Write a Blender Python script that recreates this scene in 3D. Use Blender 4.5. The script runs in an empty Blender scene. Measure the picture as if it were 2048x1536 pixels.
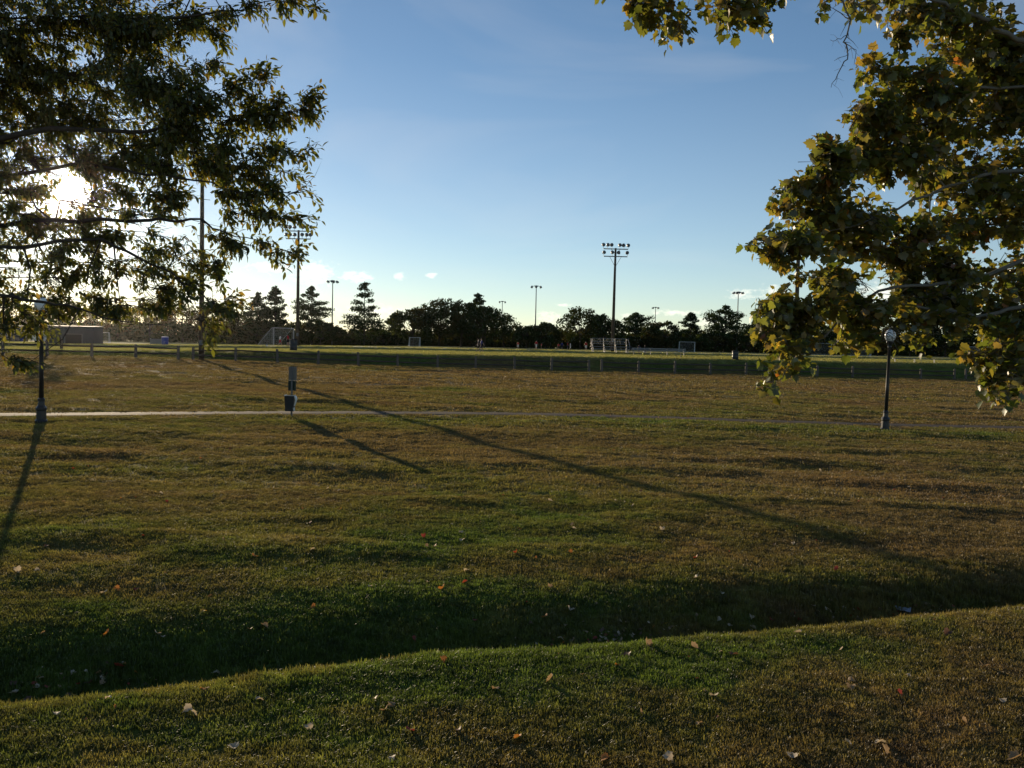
import bpy, math, random
import numpy as np
from mathutils import Matrix, Vector

# ------------------------------------------------------------------ camera, sky, sun, exposure
S = bpy.context.scene
COL = S.collection
R = math.radians
F = 1738.0                                    # focal length in photo pixels (2048 wide)
EYE = Vector((0, 0, 2.6))
cam = bpy.data.objects.new('camera', bpy.data.cameras.new('camera'))
COL.objects.link(cam)
cam.data.sensor_width = 36
cam.data.lens = 36 * F / 2048
cam.data.clip_start = 0.1
cam.data.clip_end = 3000
CAMROT = Matrix.Rotation(R(90 - 2.54), 4, 'X') @ Matrix.Rotation(R(1.2), 4, 'Z')
cam.matrix_world = Matrix.Translation(EYE) @ CAMROT
S.camera = cam

SUN_AZ, SUN_EL = -26.9, 8.2
W = bpy.data.worlds.new('World')
S.world = W
W.use_nodes = True
wn, wl = W.node_tree.nodes, W.node_tree.links
sky = wn.new('ShaderNodeTexSky')
sky.sky_type = 'NISHITA'
sky.sun_disc = False
sky.sun_elevation = R(SUN_EL)
sky.sun_rotation = R(SUN_AZ)
sky.air_density, sky.dust_density, sky.ozone_density = 0.80, 0.06, 2.2
BG = wn['Background']
BG.inputs[1].default_value = 0.1

sun = bpy.data.objects.new('sun', bpy.data.lights.new('sun', 'SUN'))
COL.objects.link(sun)
sun.data.energy = 5.0
sun.data.angle = R(0.35)
sun.data.color = (1.0, 0.80, 0.55)
SUN_DIR = Vector((math.sin(R(SUN_AZ)) * math.cos(R(SUN_EL)), math.cos(R(SUN_AZ)) * math.cos(R(SUN_EL)), math.sin(R(SUN_EL))))
sun.matrix_world = SUN_DIR.to_track_quat('Z', 'Y').to_matrix().to_4x4()

S.view_settings.view_transform = 'Standard'
S.view_settings.look = 'None'
S.view_settings.exposure = 0.4
S.view_settings.gamma = 1.0
S.cycles.max_bounces = 6
S.cycles.diffuse_bounces = 3
S.cycles.transmission_bounces = 4
S.cycles.transparent_max_bounces = 6
S.cycles.use_denoising = True

def M_(op, a, b=None, c=None, clamp=False):
    """math node in the world tree; arguments are sockets or numbers"""
    n = wn.new('ShaderNodeMath'); n.operation = op; n.use_clamp = clamp
    for i, v in enumerate((a, b, c)):
        if v is None: continue
        if isinstance(v, (int, float)): n.inputs[i].default_value = v
        else: wl.new(v, n.inputs[i])
    return n.outputs[0]

tc = wn.new('ShaderNodeTexCoord')
sep = wn.new('ShaderNodeSeparateXYZ'); wl.new(tc.outputs['Generated'], sep.inputs[0])
AZ = M_('ARCTAN2', sep.outputs[0], sep.outputs[1])
EL = M_('ARCSINE', sep.outputs[2])
cs = wn.new('ShaderNodeCombineXYZ')
wl.new(M_('MULTIPLY', AZ, 34), cs.inputs[0]); wl.new(M_('MULTIPLY', EL, 62), cs.inputs[1])
nz = wn.new('ShaderNodeTexNoise'); nz.inputs['Scale'].default_value = 3.2; nz.inputs['Detail'].default_value = 7
nz.inputs['Roughness'].default_value = 0.62
wl.new(cs.outputs[0], nz.inputs['Vector'])
# small cumulus low over the tree line: (azimuth deg, elevation deg, half width, half height, weight)
CL = [(-15.6, 4.6, 1.6, .42, 1), (-13.0, 4.3, 1.5, 1.0, 1), (-10.3, 4.2, 1.25, .42, 1), (-7.5, 4.35, .42, .34, 1), (-5.4, 4.45, .40, .28, .9),
      (10.6, 2.35, 1.9, .22, .9), (14.6, 3.6, 1.0, .36, 1), (16.6, 3.6, 1.1, .62, 1), (23.0, 3.6, 2.0, .8, 1), (2.3, 1.9, .9, .45, .8),
      (3.2, 2.7, .5, .12, .7), (-9.0, 2.0, 2.6, .5, .8), (-17.5, 2.6, 4.0, .8, .8), (7.6, 1.9, .7, .4, .8), (13.0, 1.8, 1.6, .5, .8), (30, 2.5, 3, .7, .9),
      (-40, 4, 3, .8, .9), (48, 3.5, 4, .7, .9), (75, 3, 5, .8, .9), (-80, 4, 4, .8, .9), (130, 3, 6, .8, .9), (-140, 3, 6, .8, .9)]
mx = None
for az, el, wa, we, wt in CL:
    da = M_('DIVIDE', M_('SUBTRACT', AZ, R(az)), R(wa))
    de = M_('DIVIDE', M_('SUBTRACT', EL, R(el)), R(we))
    d = M_('SQRT', M_('ADD', M_('MULTIPLY', da, da), M_('MULTIPLY', de, de)))
    v = M_('MULTIPLY', M_('SUBTRACT', 1.0, d), wt)
    mx = v if mx is None else M_('MAXIMUM', mx, v)
mx = M_('MAXIMUM', mx, -1.0)
cl = M_('ADD', mx, M_('MULTIPLY', M_('SUBTRACT', nz.outputs['Fac'], 0.52), 2.8))
cl = M_('MULTIPLY', M_('DIVIDE', cl, 1.3, clamp=True), 0.70)
# thin veils of high cloud
cs2 = wn.new('ShaderNodeCombineXYZ')
wl.new(M_('MULTIPLY', AZ, 2.6), cs2.inputs[0]); wl.new(M_('MULTIPLY', EL, 9.0), cs2.inputs[1])
nz2 = wn.new('ShaderNodeTexNoise'); nz2.inputs['Scale'].default_value = 1.0; nz2.inputs['Detail'].default_value = 5; nz2.inputs['Distortion'].default_value = 0.6
wl.new(cs2.outputs[0], nz2.inputs['Vector'])
veil = M_('MULTIPLY', M_('SUBTRACT', nz2.outputs['Fac'], 0.48, clamp=True), 0.5)
mixv = wn.new('ShaderNodeMix'); mixv.data_type = 'RGBA'
wl.new(M_('ADD', veil, M_('MULTIPLY', M_('SUBTRACT', 1.0, M_('MULTIPLY', EL, 3.2), clamp=True), 0.14)), mixv.inputs[0]); wl.new(sky.outputs[0], mixv.inputs[6]); mixv.inputs[7].default_value = (8.0, 7.35, 6.6, 1)
mixc = wn.new('ShaderNodeMix'); mixc.data_type = 'RGBA'
wl.new(cl, mixc.inputs[0]); wl.new(mixv.outputs[2], mixc.inputs[6]); mixc.inputs[7].default_value = (13.0, 12.0, 10.0, 1)
wl.new(mixc.outputs[2], BG.inputs[0])

HAZE_D, HAZE_G = 0.00004, 0.975
rng = np.random.default_rng(7)
random.seed(7)

# ------------------------------------------------------------------ helpers
def at(px, py, depth):
    """a point seen at photo pixel px,py whose distance along +Y is depth"""
    d = CAMROT.to_3x3() @ Vector(((px - 1024) / F, -(py - 768) / F, -1))
    return EYE + d * (depth / d.y)

def hor(px): return 691 + (px - 1024) * 0.0209

PERM = rng.permutation(4096)
def vnoise(x, y, seed=0):
    x = np.asarray(x, float) + seed * 37.3; y = np.asarray(y, float) - seed * 11.7
    xi = np.floor(x).astype(int); yi = np.floor(y).astype(int)
    fx, fy = x - xi, y - yi
    fx = fx * fx * (3 - 2 * fx); fy = fy * fy * (3 - 2 * fy)
    h = lambda a, b: PERM[(PERM[a % 4096] + b) % 4096] / 4095.0
    return (h(xi, yi) * (1 - fx) + h(xi + 1, yi) * fx) * (1 - fy) + (h(xi, yi + 1) * (1 - fx) + h(xi + 1, yi + 1) * fx) * fy

def sstep(v, a, b):
    t = np.clip((v - a) / (b - a), 0, 1)
    return t * t * (3 - 2 * t)

PATH = np.array([(-90, 6), (-60, 13.5), (-38, 19), (-24, 23.6), (-16, 27), (-7.7, 31), (0, 33.5), (6, 34.1), (11.4, 34.0), (20, 34.8), (40, 38.5), (70, 46), (110, 58)], float)
def path_y(x): return np.interp(x, PSX, PSY)
_t = np.linspace(0, len(PATH) - 1, 400)
def _cr(t):
    i = np.clip(t.astype(int), 0, len(PATH) - 2); f = (t - i)[:, None]
    g = lambda k: PATH[np.clip(i + k, 0, len(PATH) - 1)]
    return 0.5 * (2 * g(0) + (g(1) - g(-1)) * f + (2 * g(-1) - 5 * g(0) + 4 * g(1) - g(2)) * f * f + (-g(-1) + 3 * g(0) - 3 * g(1) + g(2)) * f ** 3)
PS = _cr(_t); PSX, PSY = PS[:, 0], PS[:, 1]
PATH_W = 0.82

DS = np.array([-9, -1.0, -.25, 0, .25, .5, .7, .9, 1.2, 1.5, 1.8, 2.2, 2.7, 3.3, 60])
DZ = np.array([0, 0, -.02, -.05, -.20, -.33, -.38, -.375, -.31, -.23, -.155, -.075, -.02, 0, 0])
def ditch_s(x, y):
    wob = 0.18 * (vnoise(np.asarray(x) * .5, np.zeros_like(x) + 3.3, 4) - .5) + 0.09 * (vnoise(np.asarray(x) * 1.9, np.zeros_like(x) + 7.3, 6) - .5)
    return (y - 7.4 - 0.345 * x + wob) / 1.058
def fence_f(x, y): return (y - (83.5 + 0.27 * x)) / 1.036
def lawn_z(x, y):
    xs = 70 * np.tanh(x / 70.0)
    return -0.26 + 0.0063 * np.clip(y, -20, 140) - 0.012 * xs + 0.25 * sstep(-x, 12, 36) * sstep(y, 45, 72)

def H(x, y, bumps=True):
    x = np.asarray(x, float); y = np.asarray(y, float)
    z = lawn_z(x, y)
    s = ditch_s(x, y)
    near = -0.05 - 0.012 * x + 0.9 * sstep(-y, -4.3, 1.0)
    w = sstep(s, 0.0, 0.9)
    z = near * (1 - w) + z * w
    ext = 1 - sstep(np.abs(x), 45, 70)
    se = np.where(s > .8, .8 + (s - .8) * (1.28 + .30 * sstep(x, .5, 4.5)), s)
    dz = sum(np.interp(se + o, DS, DZ) for o in (-.14, -.07, 0, .07, .14)) / 5
    z = z + dz * ext * (0.66 + 0.28 * sstep(x, 1.0, 4.0))
    f = fence_f(x, y)
    wobf = 0.7 * (vnoise(x * .12, f * 0 + 1.0, 9) - .5)
    fld = 1.54 + 0.006 * np.clip(f - 6, 0, 25) + 0.30 * sstep(f, 31, 32.0) - 0.012 * np.clip(-x - 20, 0, 40)
    k = sstep(f + wobf, 2.6, 8.6)
    z = z * (1 - k) + fld * k
    if bumps:
        pd = np.abs(y - path_y(x))
        m = sstep(pd, 0.7, 2.4) * (1 - 0.75 * sstep(f, -2, 6))
        m = m * (0.55 + 0.45 * sstep(np.abs(s - 1.2), 1.5, 3.5))
        b = 0.12 * (vnoise(x * .16, y * .16, 1) - .5) + 0.075 * (vnoise(x * .45, y * .5, 2) - .5) \
            + 0.045 * (vnoise(x * 1.0, y * 1.2, 3) - .5) + 0.022 * (vnoise(x * 2.6, y * 2.6, 5) - .5)
        b = b + 0.085 * (vnoise(x * .22 + .25 * y, y * .75, 7) - .5) + 0.03 * (sstep(vnoise(x * .35, y * 1.1, 8), .60, .85))
        z = z + b * m
    return z

def hz(x, y): return float(H(np.array([x]), np.array([y]))[0])
def ground(px, depth):
    """ground point below photo column px at distance depth"""
    p = at(px, hor(px), depth)
    return Vector((p.x, depth, hz(p.x, depth)))
def ground_hit(px, py):
    """where the ray through a photo pixel meets the ground"""
    ys = np.geomspace(4.0, 140, 1500)
    d = CAMROT.to_3x3() @ Vector(((px - 1024) / F, -(py - 768) / F, -1))
    t = ys / d.y
    dz = EYE.z + d.z * t - H(d.x * t, ys)
    i = int(np.argmax(dz < 0))
    return Vector((d.x * t[i], ys[i], float(H(np.array([d.x * t[i]]), np.array([ys[i]]))[0])))

class MB:
    def __init__(s): s.v, s.f, s.m = [], [], []
    def add(s, vs, fs, mi=0):
        b = len(s.v); s.v += [tuple(v) for v in vs]; s.f += [tuple(b + i for i in f) for f in fs]; s.m += [mi] * len(fs); return s
    def box(s, c, d, rot=None, mi=0):
        x, y, z = d[0] / 2, d[1] / 2, d[2] / 2
        vs = [Vector((i * x, j * y, k * z)) for k in (-1, 1) for j in (-1, 1) for i in (-1, 1)]
        if rot is not None: vs = [rot @ v for v in vs]
        c = Vector(c)
        return s.add([c + v for v in vs], [(0, 2, 3, 1), (4, 5, 7, 6), (0, 1, 5, 4), (2, 6, 7, 3), (0, 4, 6, 2), (1, 3, 7, 5)], mi)
    def bar(s, a, b, w, h=None, mi=0):
        a, b = Vector(a), Vector(b); h = h or w
        rot = (b - a).to_track_quat('X', 'Z').to_matrix()
        return s.box((a + b) / 2, ((b - a).length, w, h), rot, mi)
    def tube(s, pts, rad, n=6, mi=0, cap=True):
        pts = [Vector(p) for p in pts]
        if not hasattr(rad, '__len__'): rad = [rad] * len(pts)
        vs, fs = [], []
        up = Vector((0.13, 0.37, 1)).normalized()
        for i, p in enumerate(pts):
            t = (pts[min(i + 1, len(pts) - 1)] - pts[max(i - 1, 0)]).normalized()
            u = t.cross(up)
            if u.length < 1e-3: u = t.cross(Vector((1, 0, 0)))
            u.normalize(); w = t.cross(u)
            for k in range(n):
                a = 2 * math.pi * k / n
                vs.append(p + (u * math.cos(a) + w * math.sin(a)) * rad[i])
        for i in range(len(pts) - 1):
            for k in range(n):
                k2 = (k + 1) % n
                fs.append((i * n + k, i * n + k2, (i + 1) * n + k2, (i + 1) * n + k))
        if cap:
            fs.append(tuple(range(n))[::-1]); fs.append(tuple((len(pts) - 1) * n + k for k in range(n)))
        return s.add(vs, fs, mi)
    def lathe(s, prof, n=16, c=(0, 0, 0), rot=None, mi=0):
        vs, fs = [], []
        c = Vector(c)
        for r, z in prof:
            for k in range(n):
                a = 2 * math.pi * k / n
                v = Vector((r * math.cos(a), r * math.sin(a), z))
                if rot is not None: v = rot @ v
                vs.append(c + v)
        for i in range(len(prof) - 1):
            for k in range(n):
                k2 = (k + 1) % n
                fs.append((i * n + k, i * n + k2, (i + 1) * n + k2, (i + 1) * n + k))
        fs.append(tuple(range(n))[::-1]); fs.append(tuple((len(prof) - 1) * n + k for k in range(n)))
        return s.add(vs, fs, mi)
    def build(s, name, mat, parent=None, smooth=False):
        me = bpy.data.meshes.new(name)
        me.from_pydata(s.v, [], s.f)
        for m in (mat if isinstance(mat, (list, tuple)) else [mat]): me.materials.append(m)
        if any(s.m): me.polygons.foreach_set('material_index', s.m)
        if smooth: me.polygons.foreach_set('use_smooth', [True] * len(s.f))
        me.update()
        o = bpy.data.objects.new(name, me); COL.objects.link(o)
        if parent is not None: o.parent = parent
        return o

def np_mesh(name, v, f, mat, smooth=False):
    """fast mesh from numpy arrays; f is (n, k)"""
    me = bpy.data.meshes.new(name)
    v = np.asarray(v, np.float32); f = np.asarray(f, np.int32)
    me.vertices.add(len(v)); me.vertices.foreach_set('co', v.ravel())
    k = f.shape[1]
    me.loops.add(f.size); me.loops.foreach_set('vertex_index', f.ravel())
    me.polygons.add(len(f)); me.polygons.foreach_set('loop_start', np.arange(0, f.size, k, dtype=np.int32))
    try: me.polygons.foreach_set('loop_total', np.full(len(f), k, np.int32))
    except Exception: pass
    if smooth: me.polygons.foreach_set('use_smooth', np.ones(len(f), bool))
    me.update(calc_edges=True); me.validate()
    if mat: me.materials.append(mat)
    return me
def set_col(me, name, col):
    a = me.attributes.new(name, 'FLOAT_COLOR', 'POINT')
    c = np.ones((len(me.vertices), 4), np.float32); c[:, :3] = col
    a.data.foreach_set('color', c.ravel())
def link(name, me, parent=None):
    o = bpy.data.objects.new(name, me); COL.objects.link(o)
    if parent is not None: o.parent = parent
    return o
def tag(o, label=None, cat=None, group=None, kind=None):
    if label: o['label'] = label
    if cat: o['category'] = cat
    if group: o['group'] = group
    if kind: o['kind'] = kind
    return o
def empty(name, loc, rz=0, sc=1):
    o = bpy.data.objects.new(name, None); COL.objects.link(o)
    o.location = loc; o.rotation_euler = (0, 0, rz); o.scale = (sc, sc, sc); o.empty_display_size = .2
    return o
def copy_tree(o, parent=None):
    c = o.copy(); COL.objects.link(c); c.parent = parent
    for ch in o.children: copy_tree(ch, c)
    return c

# ------------------------------------------------------------------ materials
def mat(name, col, rough=.7, spec=.3, metal=0, noise=0.0, nscale=6.0, bump=0.0, trans=None):
    m = bpy.data.materials.new(name); m.use_nodes = True
    n, l = m.node_tree.nodes, m.node_tree.links
    p = n['Principled BSDF']
    p.inputs['Roughness'].default_value = rough; p.inputs['Metallic'].default_value = metal
    p.inputs['Specular IOR Level'].default_value = spec
    p.inputs['Base Color'].default_value = (*col, 1)
    if noise or bump:
        t = n.new('ShaderNodeTexCoord'); nt = n.new('ShaderNodeTexNoise')
        nt.inputs['Scale'].default_value = nscale; nt.inputs['Detail'].default_value = 6
        l.new(t.outputs['Object'], nt.inputs['Vector'])
        if noise:
            mx = n.new('ShaderNodeMix'); mx.data_type = 'RGBA'
            mx.inputs[6].default_value = (*[c * (1 - noise) for c in col], 1)
            mx.inputs[7].default_value = (*[min(1, c * (1 + noise)) for c in col], 1)
            l.new(nt.outputs['Fac'], mx.inputs[0]); l.new(mx.outputs[2], p.inputs['Base Color'])
        if bump:
            b = n.new('ShaderNodeBump'); b.inputs['Strength'].default_value = bump; b.inputs['Distance'].default_value = .02
            l.new(nt.outputs['Fac'], b.inputs['Height']); l.new(b.outputs[0], p.inputs['Normal'])
    return m

def leaf_mat(name, attr='leafcol', trans=.45, gloss=.06, rough=.4, tint=(1.25, 1.15, .5), atype='GEOMETRY', nscale=0, tmul=1.0):
    m = bpy.data.materials.new(name); m.use_nodes = True
    n, l = m.node_tree.nodes, m.node_tree.links
    n.remove(n['Principled BSDF'])
    a = n.new('ShaderNodeAttribute'); a.attribute_name = attr; a.attribute_type = atype
    src = a.outputs['Color']
    if nscale:
        g = n.new('ShaderNodeNewGeometry'); nt = n.new('ShaderNodeTexNoise')
        nt.inputs['Scale'].default_value = nscale; nt.inputs['Detail'].default_value = 3
        l.new(g.outputs['Position'], nt.inputs['Vector'])
        mr = n.new('ShaderNodeMapRange'); mr.inputs[1].default_value = .3; mr.inputs[2].default_value = .7
        mr.inputs[3].default_value = .62; mr.inputs[4].default_value = 1.42
        l.new(nt.outputs['Fac'], mr.inputs[0])
        v = n.new('ShaderNodeVectorMath'); v.operation = 'SCALE'
        l.new(src, v.inputs[0]); l.new(mr.outputs[0], v.inputs['Scale']); src = v.outputs[0]
    d = n.new('ShaderNodeBsdfDiffuse'); l.new(src, d.inputs[0])
    mt = n.new('ShaderNodeMix'); mt.data_type = 'RGBA'; mt.blend_type = 'MULTIPLY'; mt.inputs[0].default_value = 1
    l.new(src, mt.inputs[6]); mt.inputs[7].default_value = (*[c * tmul for c in tint], 1)
    t = n.new('ShaderNodeBsdfTranslucent'); l.new(mt.outputs[2], t.inputs[0])
    m1 = n.new('ShaderNodeMixShader'); m1.inputs[0].default_value = trans
    l.new(d.outputs[0], m1.inputs[1]); l.new(t.outputs[0], m1.inputs[2])
    out = m1.outputs[0]
    if gloss:
        gl = n.new('ShaderNodeBsdfGlossy'); gl.inputs['Roughness'].default_value = rough; gl.inputs[0].default_value = (.9, .9, .9, 1)
        m2 = n.new('ShaderNodeMixShader'); m2.inputs[0].default_value = gloss
        l.new(out, m2.inputs[1]); l.new(gl.outputs[0], m2.inputs[2]); out = m2.outputs[0]
    l.new(out, n['Material Output'].inputs[0])
    return m

m_leaf_oak = leaf_mat('oak_leaf', trans=.50, gloss=.04, rough=.45, tmul=1.4, tint=(1.35, 1.1, .42))
m_leaf_syc = leaf_mat('sycamore_leaf', trans=.52, gloss=.05, rough=.42, tmul=1.3)
m_leaf_far = leaf_mat('far_foliage', trans=.25, gloss=0)
m_fallen = leaf_mat('fallen_leaf', trans=.35, gloss=.04, rough=.5, tint=(1.1, 1, .8))
m_blade = leaf_mat('grass_blade', attr='turfcol', trans=.48, gloss=.035, rough=.45, atype='INSTANCER', nscale=9, tint=(1.15, 1.15, .75))
m_bark = mat('bark', (.055, .045, .035), .9, .1, noise=.5, nscale=9, bump=.6)
m_bark_syc = mat('sycamore_bark', (.16, .145, .115), .85, .15, noise=.55, nscale=7, bump=.4)
m_wood = mat('weathered_post_wood', (.135, .112, .09), .85, .15, noise=.4, nscale=8, bump=.4)
m_rail = mat('weathered_rail_wood', (.075, .062, .05), .9, .08, noise=.4, nscale=6, bump=.4)
m_pole = mat('utility_pole_wood', (.085, .065, .045), .85, .15, noise=.35, nscale=3, bump=.4)
m_steel = mat('galvanised_steel', (.14, .145, .145), .55, .4, .4, noise=.12)
m_alu = mat('brushed_aluminium', (.17, .175, .18), .45, .4, .4, noise=.08)
m_black = mat('black_painted_metal', (.022, .022, .022), .38, .5, noise=.2, nscale=20)
m_globe = mat('white_lamp_globe', (.82, .82, .78), .25, .5)
m_white = mat('white_painted_tube', (.46, .46, .45), .4, .4, noise=.08)
m_net = mat('white_net_cord', (.5, .5, .5), .8, .2)
m_glass = mat('floodlight_lens', (.16, .17, .18), .12, .6)
m_concrete = mat('path_concrete', (.115, .092, .070), .85, .02, noise=.3, nscale=2.2, bump=.35)
m_track = mat('pale_gravel_track', (.30, .275, .23), .85, .2, noise=.2, nscale=1.2)
m_green = mat('dark_green_plastic', (.010, .026, .017), .5, .3)
m_signback = mat('bare_metal_sign_back', (.19, .18, .155), .7, .2, 0, noise=.12)
m_bin = mat('dark_bin_mesh', (.02, .024, .028), .5, .4, noise=.3)
m_bag = mat('white_bin_bag', (.78, .78, .74), .35, .4)
m_blue = mat('blue_plastic_barrel', (.02, .05, .28), .4, .4)
m_barrel = mat('dark_steel_barrel', (.035, .038, .045), .5, .4, noise=.3)
m_shed = mat('grey_corrugated_siding', (.06, .065, .075), .8, .1, 0, noise=.15, nscale=2)
m_opening_shade = mat('painted_opening_shade', (.015, .015, .016), .8, .2)  # near-black colour stands for the shade inside shed openings
m_vanpaint = mat('white_vehicle_paint', (.72, .73, .74), .25, .5)
m_tyre = mat('black_rubber', (.015, .015, .015), .8, .2)
m_window = mat('dark_window_glass', (.02, .025, .03), .08, .6)
m_yellow = mat('yellow_plastic', (.75, .62, .04), .4, .4)
m_litter = mat('pale_plastic_litter', (.22, .27, .34), .3, .5)
m_skin = mat('skin', (.36, .22, .15), .55, .3)
m_hair = mat('dark_hair', (.03, .02, .015), .6, .3)
m_red = mat('red_jersey', (.42, .02, .025), .7, .2)
m_bluecl = mat('blue_jersey', (.02, .035, .22), .7, .2)
m_navy = mat('navy_cloth', (.012, .014, .04), .7, .2)
m_whitecl = mat('white_cloth', (.62, .62, .60), .7, .2)
m_blackcl = mat('black_cloth', (.014, .014, .016), .7, .2)

# ------------------------------------------------------------------ terrain
def turf_color(x, y):
    """dormant brown turf with greener, moister stretches"""
    x = np.asarray(x, float); y = np.asarray(y, float)
    s, f = ditch_s(x, y), fence_f(x, y)
    n1 = vnoise(x * .11, y * .16, 21); n2 = vnoise(x * .5, y * .7, 22); n3 = vnoise(x * 1.9, y * 2.3, 23); n4 = vnoise(x * 6, y * 6, 24)
    g = .25 + .75 * (n1 - .5) + .55 * (n2 - .5) + .45 * (n3 - .5) + .35 * (n4 - .5)
    g = g + .55 * np.exp(-((s + .25) / .8) ** 2) + .55 * sstep(s, .2, .8) * (1 - sstep(s, 1.8, 3.4))
    g = g + .52 * np.exp(-(((x - .9) / 3.6) ** 2 + ((y - 15.0) / 3.2) ** 2)) + .46 * np.exp(-((s + 1.3) / 1.4) ** 2) * (1 - .5 * sstep(x, 1, 4))
    g = g + .30 * np.exp(-(((y - path_y(x) + 3.2)) / 2.2) ** 2) - .28 * np.exp(-((f + 22) / 20) ** 2) + .50 * sstep(f, 1, 5)
    g = np.clip(g, 0, 1)[..., None]
    brown = np.array((.178, .127, .052)); olive = np.array((.150, .132, .034)); green = np.array((.092, .128, .022))
    c = np.where(g < .5, brown + (olive - brown) * g * 2, olive + (green - olive) * (g * 2 - 1))
    fl = sstep(f, 6.0, 9.5)[..., None]; c = c * (1 - fl) + np.array((.30, .28, .095)) * fl
    red = sstep(vnoise(x * .2, y * .3, 31), .55, .85)[..., None] * (1 - g) * .3
    c = c * (1 - red) + np.array((.17, .085, .05)) * red
    return c * (.80 + .40 * vnoise(x * 3.1, y * 3.1, 25))[..., None]

def axis(core, step, growth, cap, capto, end):
    out = [0.0]; st = step
    while out[-1] < end:
        if out[-1] > core:
            st = st * growth
            if out[-1] < capto: st = min(st, cap)
        out.append(out[-1] + st)
    return out
ax = axis(8, .13, 1.03, .9, 60, 900)
gx = np.array([-v for v in ax[:0:-1]] + ax)
ay = axis(10, .10, 1.02, .45, 125, 1400)
gy = np.concatenate([[-120, -60, -30, -15, -8, -4, -1, 1.5, 3.0], 4.0 + np.array(ay)])
GX, GY = np.meshgrid(gx, gy)
GZ = H(GX, GY)
nx, ny = len(gx), len(gy)
idx = np.arange(nx * ny).reshape(ny, nx)
fq = np.stack([idx[:-1, :-1], idx[:-1, 1:], idx[1:, 1:], idx[1:, :-1]], -1).reshape(-1, 4)
m_ground = bpy.data.materials.new('turf'); m_ground.use_nodes = True
n, l = m_ground.node_tree.nodes, m_ground.node_tree.links
pb = n['Principled BSDF']; pb.inputs['Roughness'].default_value = .95; pb.inputs['Specular IOR Level'].default_value = .05
a = n.new('ShaderNodeAttribute'); a.attribute_name = 'turfcol'
g = n.new('ShaderNodeNewGeometry')
n1 = n.new('ShaderNodeTexNoise'); n1.inputs['Scale'].default_value = 14; n1.inputs['Detail'].default_value = 8; n1.inputs['Roughness'].default_value = .75
n2 = n.new('ShaderNodeTexNoise'); n2.inputs['Scale'].default_value = 2.2; n2.inputs['Detail'].default_value = 8; n2.inputs['Roughness'].default_value = .7
l.new(g.outputs['Position'], n1.inputs['Vector']); l.new(g.outputs['Position'], n2.inputs['Vector'])
ad = n.new('ShaderNodeMath'); ad.operation = 'ADD'; l.new(n1.outputs['Fac'], ad.inputs[0]); l.new(n2.outputs['Fac'], ad.inputs[1])
mr = n.new('ShaderNodeMapRange'); mr.inputs[1].default_value = .7; mr.inputs[2].default_value = 1.3; mr.inputs[3].default_value = .45; mr.inputs[4].default_value = 1.25
l.new(ad.outputs[0], mr.inputs[0])
vs = n.new('ShaderNodeVectorMath'); vs.operation = 'SCALE'; l.new(a.outputs['Color'], vs.inputs[0]); l.new(mr.outputs[0], vs.inputs['Scale'])
l.new(vs.outputs[0], pb.inputs['Base Color'])
bp = n.new('ShaderNodeBump'); bp.inputs['Strength'].default_value = .8; bp.inputs['Distance'].default_value = .05
l.new(n1.outputs['Fac'], bp.inputs['Height']); l.new(bp.outputs[0], pb.inputs['Normal'])
me = np_mesh('ground', np.stack([GX, GY, GZ], -1).reshape(-1, 3), fq, m_ground, True)
set_col(me, 'turfcol', turf_color(GX.ravel(), GY.ravel()))
tag(link('ground', me), kind='structure')

def ribbon(name, cx, cy, half, mat_, lift, kind='structure', zf=H):
    cx, cy = np.asarray(cx), np.asarray(cy)
    tx, ty = np.gradient(cx), np.gradient(cy); q = np.hypot(tx, ty)
    px_, py_ = -ty / q, tx / q
    rows = []
    for k in np.linspace(-1, 1, 7):
        wob = 0.07 * (vnoise(cx * 1.3, cx * 0 + k, 41) - .5) if abs(k) == 1 else 0
        x, y = cx + px_ * (half * k + wob), cy + py_ * (half * k + wob)
        z = zf(x, y) + lift - (.06 if abs(k) == 1 else 0)
        rows.append(np.stack([x, y, z], -1))
    v = np.stack(rows, 1).reshape(-1, 3)
    ii = np.arange(len(cx) * 7).reshape(len(cx), 7)
    f = np.stack([ii[:-1, :-1], ii[1:, :-1], ii[1:, 1:], ii[:-1, 1:]], -1).reshape(-1, 4)
    return tag(link(name, np_mesh(name, v, f, mat_, True)), kind=kind)
tt = np.linspace(0, len(PATH) - 1, 900); pp = _cr(tt)
ribbon('path', pp[:, 0], pp[:, 1], PATH_W, m_concrete, .014)
tx_ = np.linspace(-32, 150, 200)
ribbon('running_track', tx_, 83.5 + .27 * tx_ + 1.036 * 37, 4.0, m_track, .03)

# ------------------------------------------------------------------ grass (uncountable: instanced tufts)
def make_tuft(k, nb, rad, hgt, wid):
    r = np.random.default_rng(100 + k)
    v, f = [], []
    for i in range(nb):
        a_, q = r.uniform(0, 2 * np.pi), rad * math.sqrt(r.uniform())
        bx, by = q * math.cos(a_), q * math.sin(a_)
        h = hgt * r.uniform(.45, 1.15); w = wid * r.uniform(.7, 1.3)
        d = r.uniform(0, 2 * np.pi); lean = h * r.uniform(.15, 1.0)
        t = d + r.uniform(1.0, 2.1)
        ux, uy = math.cos(t) * w / 2, math.sin(t) * w / 2
        dx, dy = math.cos(d), math.sin(d)
        b = len(v)
        v += [(bx - ux, by - uy, -.01), (bx + ux, by + uy, -.01),
              (bx + dx * lean * .35 + ux * .8, by + dy * lean * .35 + uy * .8, h * .6), (bx + dx * lean * .35 - ux * .8, by + dy * lean * .35 - uy * .8, h * .6),
              (bx + dx * lean, by + dy * lean, h * r.uniform(.75, 1.0))]
        f += [(b, b + 1, b + 2, b + 3), (b + 3, b + 2, b + 4)]
    me = bpy.data.meshes.new('grass_tuft'); me.from_pydata(v, [], f); me.materials.append(m_blade)
    return bpy.data.objects.new('grass_tuft', me)
tufts = bpy.data.collections.new('grass_tufts')
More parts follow.
